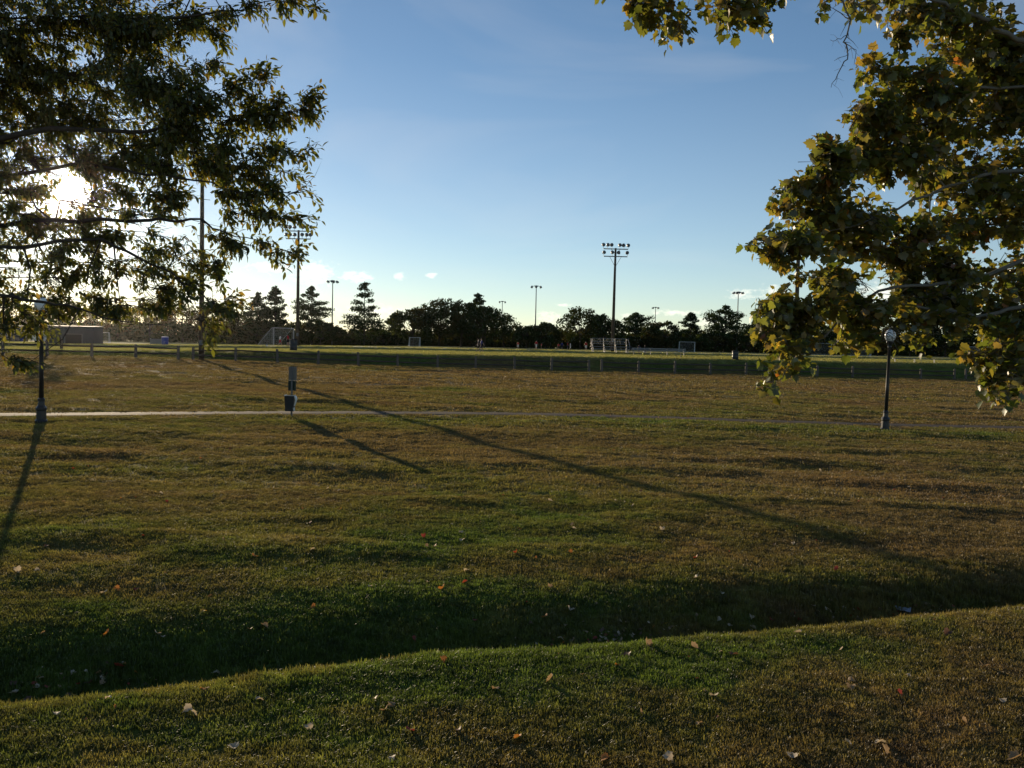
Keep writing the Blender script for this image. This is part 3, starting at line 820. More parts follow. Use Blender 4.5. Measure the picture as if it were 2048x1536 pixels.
def pine(px, py_top, depth, hw, base_frac, label, flat=False, group='pines beyond the playing field'):
    p = ground(px, depth)
    top = at(px, py_top, depth).z - p.z; wr = hw * depth / F
    r = empty('pine_tree', p); rr = random.Random(int(px * 7))
    b = MB(); bend = rr.uniform(-.4, .4)
    tp = lambda z: Vector((bend * math.sin(z / top * 2.6), .2 * bend * math.sin(z / top * 3), z))
    b.tube([tp(top * k / 8) - Vector((0, 0, .3 if k == 0 else 0)) for k in range(9)], [top * .014 * (1 - k / 8.6) + .02 for k in range(9)], 7)
    cl = []
    z = top * base_frac
    while z < top * .985:
        t = (z / top - base_frac) / (1 - base_frac)
        prof = (math.sin(math.pi * min(1, (t * .92 + .16)) ** .85) if flat else (1 - t) ** .75 * min(1, .55 + t * 2.2))
        nb = rr.choice((3, 4, 5)) if t < .9 else 3
        a0 = rr.uniform(0, 6.28)
        for k in range(nb):
            a_ = a0 + 6.28 * k / nb + rr.uniform(-.4, .4)
            ln = wr * max(.12, prof) * rr.uniform(.6, 1.12)
            if rr.random() < .12: continue
            s_ = tp(min(top * .97, z + top * rr.uniform(-.03, .03))); e_ = s_ + Vector((math.cos(a_) * ln, math.sin(a_) * ln, ln * rr.uniform(-.1, .5)))
            b.tube([s_, (s_ + e_) / 2 - Vector((0, 0, ln * .04)), e_], [.05 + ln * .012, .04, .02], 4, cap=False)
            m_ = max(2, int(ln / .75))
            for j in range(m_):
                q = s_.lerp(e_, .42 + .62 * (j + rr.random() * .6) / m_)
                cr = .40 + .17 * ln * rr.uniform(.4, 1)
                cl.append((q.x + rr.uniform(-.3, .3), q.y + rr.uniform(-.3, .3), q.z + rr.uniform(-.1, .25), cr * 1.35, cr * 1.35, cr * .62))
        z += top * rr.uniform(.035, .06)
    e_ = tp(top); cl.append((e_.x, e_.y, top - .3, .4, .4, .55))
    b.build('trunk', m_bark, r)
    link('crown', crown_mesh('crown', np.array(cl), .26, max(14, min(34, 5200 // len(cl))), int(px), PINE), r)
    return tag(r, label, 'pine tree', group)

def broadleaf(px, py_top, depth, hw, label, cols=DARK, low=.03, group='broadleaf trees beyond the playing field', per=58, quad=.32, cat='tree', lobes=None):
    p = ground(px, depth)
    top = at(px, py_top, depth).z - p.z; wr = hw * depth / F
    r = empty('broadleaf_tree', p); rr = random.Random(int(px * 13 + py_top))
    b = MB(); b.tube([(0, 0, -.3), (rr.uniform(-.2, .2), 0, top * .3), (rr.uniform(-.4, .4), 0, top * .6)], [top * .022 + .05, top * .018, .06], 7)
    cl = []
    n_ = lobes or int(46 + wr * 8)
    for k in range(n_):
        th = rr.uniform(0, 6.28); ct = rr.uniform(-.75, 1)
        st = math.sqrt(max(0, 1 - ct * ct)); q = rr.uniform(.55, 1.0) ** .5
        zc = top * (low + (1 - low) * .5); rz = top * (1 - low) * .5
        wob = 1 + .22 * math.sin(th * 3 + px) * st
        c = Vector((math.cos(th) * st * wr * q * wob, math.sin(th) * st * wr * q * wob, zc + ct * rz * q * .95))
        cr = (.12 + .10 * rr.random()) * min(wr * 1.5, top * .6)
        cl.append((c.x, c.y, c.z - cr * .4 * max(0, ct), cr * 1.15, cr * 1.15, cr * .8))
        if k % 4 == 0: b.tube([(0, 0, top * rr.uniform(.2, .5)), (c.x * .5, c.y * .5, c.z * .8 + .2), tuple(c)], [.09, .06, .025], 4, cap=False)
    b.build('trunk', m_bark, r)
    link('crown', crown_mesh('crown', np.array(cl), quad, per, abs(int(px * 3 + 1)), cols), r)
    return tag(r, label, cat, group)

pine(513, 585, 215, 32, .30, 'rounded pine whose crown touches the taller open pine', True)
pine(553, 572, 205, 40, .28, 'open crowned pine with bare trunk behind the large side on goal')
pine(624, 572, 222, 36, .36, 'thin crowned pine just right of the twelve lamp pole', True)
pine(728, 566, 200, 54, .10, 'tallest conical pine with full crown standing alone')
pine(791, 626, 235, 19, .45, 'small tufted pine in the gap beside the oak grove', True)
pine(1272, 626, 225, 33, .42, 'flat topped pine right of the ten lamp pole', True)
pine(1379, 626, 215, 32, .34, 'narrow layered pine left of the pale steel pole')
pine(1448, 610, 205, 46, .30, 'broad layered pine beside the pale steel light pole', True)
pine(1508, 640, 230, 34, .3, 'pine partly covered by the lowest left sycamore leaves', True)
pine(955, 588, 215, 36, .30, 'dark pine top standing out above the dense oak grove')
for px, py, dp, hw, lb, cols, kw in [
    (640, 640, 200, 48, 'rounded dark tree at the foot of the thin crowned pine', DARK, {}),
    (578, 660, 205, 44, 'low bushy tree behind the large side on goal', DARK, {}),
    (520, 640, 205, 42, 'dark leafy tree below the rounded pine', DARK, {}),
    (700, 672, 205, 26, 'low shrubby tree left of the conical pine foot', DARK, {}),
    (765, 668, 225, 26, 'low shrubby tree right of the conical pine foot', DARK, {}),
    (826, 612, 205, 42, 'left shoulder tree of the dense oak grove', DARK, {}),
    (878, 592, 210, 50, 'tall round oak in the middle of the dense grove', DARK, {}),
    (922, 594, 205, 48, 'broad dark oak of the grove behind the two walkers', DARK, {}),
    (968, 608, 200, 46, 'oak of the grove nearest the far thin pole', DARK, {}),
    (1008, 622, 215, 36, 'loose leafed tree at the right end of the oak grove', DARK, {'per': 30}),
    (1053, 650, 200, 22, 'small rounded cedar left of the steel pole', DARK, {'low': .03}),
    (1091, 644, 200, 32, 'larger rounded cedar right of the steel pole', DARK, {'low': .03}),
    (1160, 612, 205, 44, 'tall loose crowned tree left of the ten lamp pole', DARK, {'per': 34}),
    (1203, 626, 200, 40, 'dense rounded tree directly behind the bleachers', DARK, {}),
    (1128, 672, 215, 26, 'low tree behind the children in red', DARK, {}),
    (1250, 668, 210, 34, 'dark low tree under the flat topped pine', DARK, {}),
    (1325, 640, 210, 42, 'dark rounded tree behind the far thin pole by the bench', DARK, {}),
    (1300, 662, 215, 40, 'low dark tree behind the long bench', DARK, {}),
    (1372, 672, 205, 34, 'low dark tree at the foot of the narrow layered pine', DARK, {}),
    (1430, 664, 200, 40, 'dark tree at the foot of the broad layered pine', DARK, {}),
    (1490, 668, 200, 44, 'dark tree just behind the pale steel light pole', DARK, {}),
    (1755, 655, 185, 46, 'olive brown rounded tree behind the low wide goal', RUST_AND_SUNLIT, {'low': .04})]:
    broadleaf(px, py, dp, hw, lb, cols, **kw)
for i, (px, py, dp, hw) in enumerate([(1560, 645, 210, 46), (1620, 640, 205, 50), (1690, 640, 215, 50), (1820, 640, 205, 52), (1890, 646, 200, 50), (1960, 640, 205, 52), (2035, 636, 200, 52), (2120, 640, 205, 55)]):
    broadleaf(px, py, dp, hw, ['dark tree right behind the pole hidden by the sycamore', 'dark broad tree behind the large netted goal', 'dark tree between the netted goal and the low wide goal', 'dark tree just right of the globe lamp, behind leaves', 'dark tree behind the backless bench and hanging leaves', 'dark tree behind the goal half hidden by low leaves', 'dark edge tree seen through the lowest sycamore spray', 'dark edge tree past the lowest sycamore spray'][i], DARK, group='field edge trees behind the sycamore')
for i, (px, py, dp, hw) in enumerate([(-90, 590, 235, 60), (10, 592, 225, 52), (75, 606, 245, 46), (165, 612, 235, 48), (235, 606, 240, 46), (300, 598, 230, 46), (365, 606, 240, 46), (430, 604, 235, 44), (470, 622, 230, 36)]):
    broadleaf(px, py, dp, hw, ['sun tinted tree past the small grey building', 'sun tinted tree behind the small grey building', 'sun tinted tree behind the pale slatted bench', 'sun tinted tree rising behind the grey storage shed', 'sun tinted tree behind the small goal by the shed', 'sun tinted tree behind the low pale panel', 'sun tinted tree right of the blue barrel on the field', 'sun tinted tree behind the tall pole within the oak leaves', 'sun tinted tree next to the rounded pine, edge of oak leaves'][i], RUST_AND_SUNLIT, group='trees below the low sun', per=36)  # warm light of the low sun is put into these leaf colours
# continuous undergrowth behind them
cl = []
for k in range(3800):
    az = rng.uniform(-.85, .85); d_ = rng.uniform(226, 262)
    x, y = math.tan(az) * d_, d_
    hh = .3 + 5.4 * rng.uniform() ** 1.3 * (1 - .45 * float(vnoise(az * 22, 0.5, 61)))
    cl.append((x, y, hz(x, y) + hh, 2.1, 1.6, 1.2))
tag(link('far_woods', crown_mesh('far_woods', np.array(cl), .55, 30, 77, DARK)), 'dark undergrowth of the woods behind the field', 'woods', kind='stuff')

# slender young tree by the fence
p = ground(122, 84); r = empty('young_tree', p)
q = at(112, 598, 84) - p
MB().tube([(0, 0, -.2), Vector((q.x * .3, 0, q.z * .3)), Vector((q.x * .6 + .05, 0, q.z * .6)), q], [.07, .055, .045, .02], 7).build('trunk', m_bark, r)
MB().bar((.12, 0, -.1), (.10, 0, 1.1), .10).build('stake', m_wood, r)
cl = np.array([(q.x + random.uniform(-1, 1) * .9, random.uniform(-1, 1) * .9, q.z + random.uniform(-1.6, 1.2), .42, .42, .36) for _ in range(26)])
b = MB()
for c in cl[:14]: b.tube([Vector((q.x * .8, 0, q.z * .75)), Vector(c[:3])], [.025, .01], 4, cap=False)
b.build('limbs', m_bark, r).name = 'branch'
link('crown', crown_mesh('crown', cl, .10, 60, 5, RUST_AND_SUNLIT), r)
tag(r, 'slender leaning young tree with stake by the fence near the shed', 'tree')

# ------------------------------------------------------------------ the two near trees
# leaf outlines in (across, along); the blade folds along its midrib
OAK2D = np.array([(0, 0), (.16, .22), (.22, .5), (.13, .78), (0, 1), (-.13, .78), (-.22, .5), (-.16, .22)])
SYC2D = np.array([(0, .02), (.16, -.05), (.42, .04), (.40, .20), (.56, .45), (.40, .50), (.36, .70), (.20, .68), (0, .98),
                  (-.19, .69), (-.37, .68), (-.41, .48), (-.55, .47), (-.39, .21), (-.43, .03), (-.15, -.05)])
def leaf_proto(o2, fold, droop):
    """local verts (x across, y along, z normal) and triangles fanned from the midrib"""
    c = np.array([[0, .42]])
    p = np.concatenate([c, o2])
    z = fold * np.abs(p[:, 0]) - droop * p[:, 1] ** 2
    v = np.stack([p[:, 0], p[:, 1], z], -1)
    k = len(o2)
    f = np.array([(0, 1 + i, 1 + (i + 1) % k) for i in range(k)])
    return v, f
def frames(axis_, nrm):
    a_ = axis_ / np.linalg.norm(axis_, axis=1, keepdims=True)
    n_ = nrm - a_ * (nrm * a_).sum(1, keepdims=True)
    n_ /= np.linalg.norm(n_, axis=1, keepdims=True)
    return np.cross(a_, n_), a_, n_
INV = np.array(CAMROT.to_3x3().transposed())
def project(P):
    q = (P - np.array(EYE)) @ INV.T
    return 1024 + F * q[:, 0] / -q[:, 2], 768 - F * q[:, 1] / -q[:, 2], -q[:, 2]

def near_tree(name, label, trunk_px, trunk_d, limbs, caps, proto, mats, leaf_len, palette, weights, cl_n, droop, seed, group, holes=(), extra_twigs=(), dens=1.0, bright=1.0, per_twig=6, jit=.04, airy=1.0):
    r_ = np.random.default_rng(seed)
    tb = at(trunk_px, hor(trunk_px), trunk_d); tb.z = hz(tb.x, tb.y)
    root = empty(name, tb)
    O = np.array(tb)
    # trunk and limbs
    crown_z = 11.0
    tr = [Vector((0, 0, -.4)), Vector((0, 0, .3)), Vector((.05, .05, 3)), Vector((.2, 0, 6)), Vector((.1, .2, 9)), Vector((.4, .1, crown_z))]
    MB().tube(tr, [.52, .42, .34, .26, .17, .08], 14).build('trunk', mats[1], root, True)
    samples = []
    for lb in limbs:
        pts = [at(x, y, d) - tb for x, y, d in lb['p']]
        s_ = Vector((0, 0, min(crown_z - 1, max(1.6, pts[0].z - .6)))); pts = [s_] + pts
        sm = []
        for i in range(len(pts) - 1):
            for k in range(5):
                q = pts[i].lerp(pts[i + 1], k / 5) + Vector(r_.normal(0, .016, 3)); sm.append(q)
        sm.append(pts[-1])
        rad = .004 + (lb['r'][0] * .6 - .004) * np.linspace(1, 0, len(sm)) ** 1.6
        MB().tube(sm, list(rad), 8).build('branch', mats[1], root, True)
        samples += [(q, rd) for q, rd in zip(sm, rad)]
    SP = np.array([tuple(q) for q, _ in samples])
    # sprays of foliage along secondary twigs
    A, Nn, P, Ln, Ci = [], [], [], [], []
    tw = MB()
    for (x0, y0, x1, y1, rad, dep, n_) in caps:
        a_, b_ = np.array(at(x0, y0, dep) - tb), np.array(at(x1, y1, dep + r_.uniform(-.25, .25)) - tb)
        rm = rad * dep / F
        # twig from the nearest limb through the spray
        for e0, e1 in ((a_, b_),):
            dd = np.minimum(np.linalg.norm(SP - e0, axis=1), np.linalg.norm(SP - e1, axis=1)); i = int(dd.argmin())
            if np.linalg.norm(SP[i] - e0) > np.linalg.norm(SP[i] - e1): e0, e1 = e1, e0
            s0 = Vector(SP[i]); ee0, ee1 = Vector(e0), Vector(e1)
            m_ = s0.lerp(ee0, .5) + Vector(r_.normal(0, .04, 3))
            mid = ee0.lerp(ee1, .5) + Vector(r_.normal(0, .02, 3))
            rr0 = min(samples[i][1] * .6, .02)
            tw.tube([s0, m_, ee0, mid, ee1], [rr0, rr0 * .8, rr0 * .6, rr0 * .4, .003], 5, cap=False)
        nc = max(1, int(n_ * dens * (airy if (max(x0, x1) > 330 or min(y0, y1) > 285) else 1.0) / cl_n))
        nt_ = max(1, nc // per_twig)
        along = (b_ - a_) / (np.linalg.norm(b_ - a_) + 1e-6)
        tt_ = r_.uniform(-.03, 1.0, nt_)
        tb_ = a_ + (b_ - a_) * tt_[:, None]
        dirs = r_.normal(size=(nt_, 3)); dirs /= np.linalg.norm(dirs, axis=1, keepdims=True)
        thick = np.array([rm, max(.32, rm * 1.6), rm])
        te_ = tb_ + dirs * thick * r_.uniform(.55, 1.25, (nt_, 1)) + along * rm * r_.uniform(-.2, .9, (nt_, 1))
        ts_ = tb_ + dirs * thick * r_.uniform(0, .4, (nt_, 1))
        for q0, q1, q2 in zip(tb_, ts_, te_):
            mid_ = q1 * .5 + q2 * .5 + np.array([0, 0, .03])
            tw.tube([Vector(q0), Vector(q1), Vector(mid_), Vector(q2)], [.007, .006, .0045, .002], 3, cap=False)
        which = r_.integers(0, nt_, nc)
        fr_ = r_.uniform(0, 1.0, (nc, 1)) ** .75
        base = ts_[which]
        cen = ts_[which] + (te_ - ts_)[which] * fr_ + r_.normal(0, jit, (nc, 3))
        for ci in range(nc):
            cpos = cen[ci]; out = cpos - base[ci]; L = np.linalg.norm(out) + 1e-6
            st = base[ci] + out * max(0, 1 - .14 / L)
            sd = out / L * .6 + np.array([0, 0, -droop * .5]) + r_.normal(0, .35, 3) + (b_ - a_) / (np.linalg.norm(b_ - a_) + 1e-6) * .4
            sd /= np.linalg.norm(sd)
            stem = cpos + np.outer(np.linspace(-.06, .10, cl_n), sd)
            tw.tube([Vector(st), Vector(stem[0]), Vector(stem[-1])], [.0045, .0035, .0018], 3, cap=False)
            ang = r_.uniform(0, 6.28) + np.arange(cl_n) * 2.4
            u = np.cross(sd, [.3, .5, .81]); u /= np.linalg.norm(u); w = np.cross(sd, u)
            rad_d = np.cos(ang)[:, None] * u + np.sin(ang)[:, None] * w
            ax_ = rad_d * .8 + sd * .65 + np.array([0, 0, -droop]) * r_.uniform(.3, 1.2, (cl_n, 1)) + r_.normal(0, .2, (cl_n, 3))
            nm = np.array([0, 0, 1.0]) + rad_d * .4 + r_.normal(0, .55, (cl_n, 3))
            P.append(stem + rad_d * .012); A.append(ax_); Nn.append(nm)
            Ln.append(leaf_len * r_.uniform(.8, 1.15) * r_.uniform(.5, 1.3, cl_n)); Ci.append(np.full(cl_n, r_.uniform()))
    tw.build('twigs', mats[1], root); bpy.data.objects[tw_last(root)].name = 'twig_network'
    P, A, Nn, Ln, Ci = map(np.concatenate, (P, A, Nn, Ln, Ci))
    X, Y, D = project(P + O)
    keep = np.ones(len(P), bool)
    for hx, hy, hr in holes: keep &= (X - hx) ** 2 + (Y - hy) ** 2 > hr ** 2 * r_.uniform(.5, 1.2, len(P))
    P, A, Nn, Ln, Ci, X, Y, D = (q[keep] for q in (P, A, Nn, Ln, Ci, X, Y, D))
    B, A, Nn = frames(A, Nn)
    pal = np.array(palette) * bright; wts = np.array(weights, float); wts /= wts.sum()
    # neighbouring leaves tend to share a hue
    cidx = np.searchsorted(np.cumsum(wts), np.clip(.6 * Ci + .4 * r_.uniform(0, 1, len(P)), 0, .999))
    view = (P + O) - np.array(EYE); view /= np.linalg.norm(view, axis=1, keepdims=True)
    score = np.abs((Nn * view).sum(1)) * Ln / D
    score[(X < 5) | (X > 2043) | (Y < 5) | (Y > 1000)] = 0
    front = np.argsort(-(score / (1 + .25 * D)))[:300]
    pv, pf = leaf_proto(*proto)
    rest = np.ones(len(P), bool); rest[front] = False
    q = np.where(rest)[0]
    curl = r_.uniform(.4, 1.6, (len(q), 1))
    V = P[q][:, None, :] + Ln[q][:, None, None] * (pv[None, :, 0:1] * B[q][:, None, :] + pv[None, :, 1:2] * A[q][:, None, :] + (pv[None, :, 2] * curl)[:, :, None] * Nn[q][:, None, :])
    k = len(pv)
    Fq = (np.arange(len(q))[:, None, None] * k + pf[None]).reshape(-1, 3)
    me = np_mesh('foliage', V.reshape(-1, 3), Fq, mats[0])
    cc = pal[cidx[q]] * r_.uniform(.7, 1.3, (len(q), 1))
    set_col(me, 'leafcol', np.repeat(cc, k, axis=0))
    fo = link('foliage', me, root); fo['kind'] = 'stuff'
    var = []
    for c in pal:
        mm = np_mesh('leaf', pv, pf, mats[0]); set_col(mm, 'leafcol', np.tile(c, (k, 1))); var.append(mm)
    for i in front:
        o = bpy.data.objects.new('leaf', var[cidx[i]]); COL.objects.link(o); o.parent = root
        m4 = np.eye(4); m4[:3, 0], m4[:3, 1], m4[:3, 2], m4[:3, 3] = B[i] * Ln[i], A[i] * Ln[i], Nn[i] * Ln[i], P[i]
        o.matrix_local = Matrix(m4.tolist())
    for pts in extra_twigs:
        vp, vr = [], []
        for (x, y, d, w0), (x2, y2, d2, w2) in zip(pts[:-1], pts[1:]):
            for k in range(4):
                q = k / 4; vp.append(at(x + (x2 - x) * q, y + (y2 - y) * q, d + (d2 - d) * q) - tb + Vector(r_.normal(0, .006, 3))); vr.append(w0 + (w2 - w0) * q)
        vp.append(at(*pts[-1][:3]) - tb); vr.append(pts[-1][3])
        b_ = MB(); b_.tube(vp, vr, 5)
        for k in range(2, len(vp) - 1):
            if r_.random() < .65:
                d_ = Vector(r_.normal(0, 1, 3)); d_.z -= .6; d_.normalize(); ln = r_.uniform(.04, .16)
                b_.tube([vp[k], vp[k] + d_ * ln * .5 + Vector(r_.normal(0, .008, 3)), vp[k] + d_ * ln + Vector((0, 0, -.02))], [vr[k] * .55, vr[k] * .4, .001], 4)
        b_.build('bare_twig', mats[1], root)
    return tag(root, label, 'tree', group)
def tw_last(root): return [c.name for c in root.children if c.name.startswith('twigs')][0]

OAK_CAPS = [(-150, 40, 250, 30, 95, 10, 2200), (-150, 150, 260, 150, 95, 10.5, 2200), (-150, 250, 250, 240, 80, 11, 1500), (200, 60, 400, 45, 60, 9.5, 900),
    (400, 15, 560, 5, 24, 9, 170), (560, 5, 650, 25, 13, 9, 70), (340, 60, 450, 45, 40, 10, 380), (250, 140, 330, 180, 60, 9.5, 700), (300, 230, 400, 190, 45, 9, 460),
    (385, 165, 425, 120, 20, 9, 110), (400, 190, 555, 155, 20, 9, 300), (330, 260, 560, 225, 42, 9.2, 850), (480, 250, 615, 215, 26, 9, 330),
    (450, 300, 645, 318, 20, 8.8, 330), (280, 330, 560, 330, 38, 9.5, 850), (240, 290, 420, 300, 60, 10, 1000), (420, 385, 600, 385, 25, 9, 420),
    (450, 425, 590, 440, 22, 9.1, 300), (420, 475, 590, 505, 17, 9.2, 330), (300, 390, 420, 400, 32, 10, 330), (170, 320, 280, 340, 36, 11, 380),
    (-60, 320, 55, 335, 45, 11, 450), (-60, 420, 70, 430, 42, 10.5, 400), (-60, 500, 120, 480, 50, 10.5, 600), (150, 455, 300, 465, 40, 10.5, 460),
    (100, 530, 300, 535, 42, 11, 480), (-60, 560, 120, 555, 32, 11, 300), (290, 500, 420, 530, 40, 10, 270), (300, 580, 420, 560, 36, 10, 200),
    (240, 605, 340, 600, 26, 10.5, 200), (360, 605, 470, 608, 34, 9.5, 220), (390, 640, 450, 630, 24, 9.3, 90), (385, 655, 430, 668, 12, 9.2, 34),
    (-60, 620, 40, 610, 38, 10, 260), (-60, 680, 8, 655, 28, 9.5, 130), (-40, 712, 60, 724, 11, 8.5, 60), (60, 255, 140, 245, 42, 11, 330), (430, 500, 435, 580, 18, 9.5, 80), (-60, 400, 300, 420, 130, 11, 330), (-60, 520, 330, 520, 75, 10.8, 300), (60, 320, 300, 300, 70, 10.6, 420), (20, 590, 320, 600, 34, 10.6, 230), (200, 640, 400, 640, 22, 10.4, 90),
    (185, 385, 280, 380, 34, 10.8, 260), (40, 390, 95, 370, 24, 10.8, 120), (150, 320, 230, 300, 40, 10.4, 220), (-60, 380, 60, 390, 40, 10.2, 260), (-60, 590, 90, 640, 40, 10.4, 220), (55, 588, 135, 612, 26, 10.2, 170), (120, 400, 330, 440, 55, 10.3, 380), (60, 330, 220, 340, 45, 10.7, 300), (80, 470, 340, 560, 60, 10.4, 420), (170, 590, 350, 630, 34, 10.2, 200), (60, 460, 150, 450, 25, 10.8, 150),
    (-700, -250, -150, -160, 170, 10.5, 1400), (-300, -160, 420, -130, 95, 10, 1700), (-700, 150, -200, 150, 150, 10.5, 1300), (-650, 450, -150, 420, 120, 10.5, 1000), (420, -60, 640, -40, 30, 9.2, 200)]
OAK_LIMBS = [dict(p=[(-200, 330, 10.5), (100, 255, 10.3), (300, 265, 9.6), (430, 230, 9.2), (540, 235, 9.1)], r=(.11, .008)),
    dict(p=[(-200, 470, 10.5), (60, 445, 10.5), (300, 440, 9.9), (400, 440, 9.4), (470, 475, 9.2), (585, 505, 9.2)], r=(.08, .005)),
    dict(p=[(-250, 90, 10.5), (150, 50, 10), (420, 30, 9.3), (560, 0, 9.1)], r=(.12, .007)),
    dict(p=[(-300, 555, 9.6), (0, 590, 9.5), (110, 604, 9.5), (230, 640, 9.5), (330, 650, 9.4)], r=(.075, .008)),
    dict(p=[(-200, 500, 10.4), (200, 480, 10.2), (330, 540, 9.8), (420, 600, 9.5), (440, 640, 9.4)], r=(.06, .006)),
    dict(p=[(-200, 380, 10.6), (150, 330, 10.6), (330, 350, 9.6), (480, 385, 9.1), (600, 385, 9.0)], r=(.07, .006))]
near_tree('oak_tree', 'large oak with narrow dark leaves hanging across the low sun', -720, 10.5, OAK_LIMBS, OAK_CAPS, (OAK2D, .35, .18),
          (m_leaf_oak, m_bark), .074, [(.050, .068, .016), (.060, .075, .018), (.085, .090, .020), (.11, .085, .020), (.040, .052, .014)], [3, 3, 2.2, 1, 2],
          7, .55, 11, 'near trees framing the view', holes=[(142, 388, 42), (110, 340, 20), (275, 445, 24), (330, 455, 22), (60, 505, 14), (215, 505, 14), (110, 560, 16), (300, 590, 18), (250, 560, 16), (40, 540, 16)], dens=2.9, bright=1.35, per_twig=8, airy=.58, jit=.035)

SYC_CAPS = [(1258, 5, 1375, 15, 24, 7.5, 70), (1335, 40, 1368, 66, 11, 7.5, 22), (1425, 10, 1470, 30, 19, 7.6, 42), (1480, 8, 1545, 10, 13, 7.6, 30), (1500, 38, 1515, 55, 7, 7.6, 10),
    (1690, 0, 1770, 5, 11, 8, 25), (1800, 10, 1960, 40, 40, 8.5, 190), (1790, 62, 1830, 50, 14, 8, 30), (1870, 110, 2100, 100, 60, 9, 440), (1740, 145, 1850, 150, 18, 8.2, 90),
    (1770, 175, 1900, 190, 28, 8.5, 150), (1705, 215, 1800, 210, 16, 8.2, 70), (1700, 258, 1800, 260, 26, 8.5, 140), (1820, 250, 2100, 230, 58, 9, 520), (1680, 320, 1850, 320, 42, 8.6, 330),
    (1596, 324, 1680, 330, 25, 8.2, 140), (1580, 370, 1680, 380, 25, 8.2, 140), (1850, 340, 2100, 340, 58, 9.3, 420), (1565, 425, 1760, 430, 34, 8.5, 300), (1515, 480, 1620, 480, 22, 8.1, 150),
    (1512, 518, 1560, 508, 11, 8, 40), (1640, 490, 1850, 480, 42, 8.8, 350), (1850, 450, 2100, 440, 58, 9.3, 430), (1600, 555, 1680, 555, 20, 8.3, 80), (1770, 535, 1900, 530, 36, 9, 230),
    (1900, 540, 2100, 540, 40, 9.3, 190), (1528, 612, 1650, 610, 28, 8.2, 190), (1640, 605, 1760, 640, 28, 8.4, 180), (1790, 590, 1930, 600, 36, 8.8, 260), (1538, 660, 1620, 658, 26, 8.2, 150),
    (1565, 700, 1600, 715, 14, 8, 45), (1548, 765, 1585, 745, 11, 8, 30), (1680, 680, 1770, 668, 17, 8.5, 55), (1835, 700, 1855, 672, 8, 8.5, 16), (1940, 655, 2100, 640, 36, 8.6, 280),
    (1945, 712, 2100, 700, 34, 8.5, 240), (1980, 765, 2045, 755, 18, 8.3, 80), (1985, 800, 2000, 795, 7, 8.3, 10), (1700, 560, 1770, 600, 20, 8.6, 60), (1900, 390, 2100, 400, 40, 9.0, 200), (1880, 590, 2100, 580, 40, 8.9, 240), (1960, 180, 2100, 170, 40, 8.9, 200), (1720, 640, 1900, 650, 26, 8.7, 150),
    (1250, -50, 1560, -50, 35, 7.6, 200), (1650, -60, 2100, -50, 60, 8.6, 420), (2100, 50, 2500, 100, 140, 9.2, 700), (2100, 300, 2550, 300, 150, 9.4, 700), (2100, 560, 2450, 560, 110, 9.2, 450)]
SYC_LIMBS = [dict(p=[(2200, 160, 8.9), (2048, 82, 8.5), (1960, 38, 8.3), (1870, 0, 8.2), (1700, -55, 7.9), (1500, -45, 7.7), (1300, -35, 7.6)], r=(.075, .007)),
    dict(p=[(2250, 600, 8.9), (2048, 614, 8.6), (1950, 632, 8.5), (1830, 610, 8.5), (1700, 600, 8.4), (1600, 620, 8.2), (1540, 620, 8.2)], r=(.06, .005)),
    dict(p=[(2250, 320, 9.1), (2000, 345, 8.9), (1820, 400, 8.6), (1680, 460, 8.3), (1540, 490, 8.1)], r=(.065, .005)),
    dict(p=[(2200, 470, 9.0), (1920, 560, 8.8), (1760, 580, 8.6), (1660, 660, 8.3), (1590, 720, 8.05), (1560, 760, 8.0)], r=(.055, .004)),
    dict(p=[(2200, 180, 8.9), (1950, 175, 8.7), (1820, 205, 8.5), (1720, 250, 8.3)], r=(.05, .006)),
    dict(p=[(2250, 640, 8.8), (2100, 690, 8.6), (2020, 740, 8.4), (1995, 790, 8.3)], r=(.04, .004))]
BT = [[(1672, -25, 8, .010), (1700, 40, 8, .008), (1690, 85, 8, .007), (1697, 110, 8, .006), (1680, 140, 8, .0045), (1662, 175, 8, .002)],
      [(1700, 40, 8, .006), (1680, 25, 8.05, .004), (1650, 5, 8.1, .002)], [(1690, 85, 8, .004), (1712, 100, 7.95, .003), (1708, 130, 7.9, .0015)],
      [(1693, 70, 8, .004), (1672, 82, 8.05, .0025), (1660, 80, 8.1, .0015)], [(1697, 110, 8, .003), (1668, 122, 8.05, .0015)], [(1702, 30, 8, .005), (1725, 8, 7.95, .003), (1740, -15, 7.9, .003)]]
near_tree('sycamore_tree', 'sycamore with lobed green and rusty leaves reaching in over the lawn', 2900, 9.6, SYC_LIMBS, SYC_CAPS, (SYC2D, .22, .15),
          (m_leaf_syc, m_bark_syc), .080, [(.060, .080, .018), (.075, .085, .020), (.105, .095, .022), (.14, .10, .024), (.045, .058, .015), (.19, .075, .022), (.20, .045, .02)], [3, 3, 2.4, 1.3, 2, .5, .25],
          5, .35, 23, 'near trees framing the view', extra_twigs=BT, dens=3.3, bright=1.6, per_twig=6, jit=.045, holes=[(1785, 672, 34), (1725, 575, 22), (1990, 480, 16), (1870, 660, 18), (1930, 580, 14), (1850, 560, 12), (1960, 300, 14), (1900, 400, 12)])

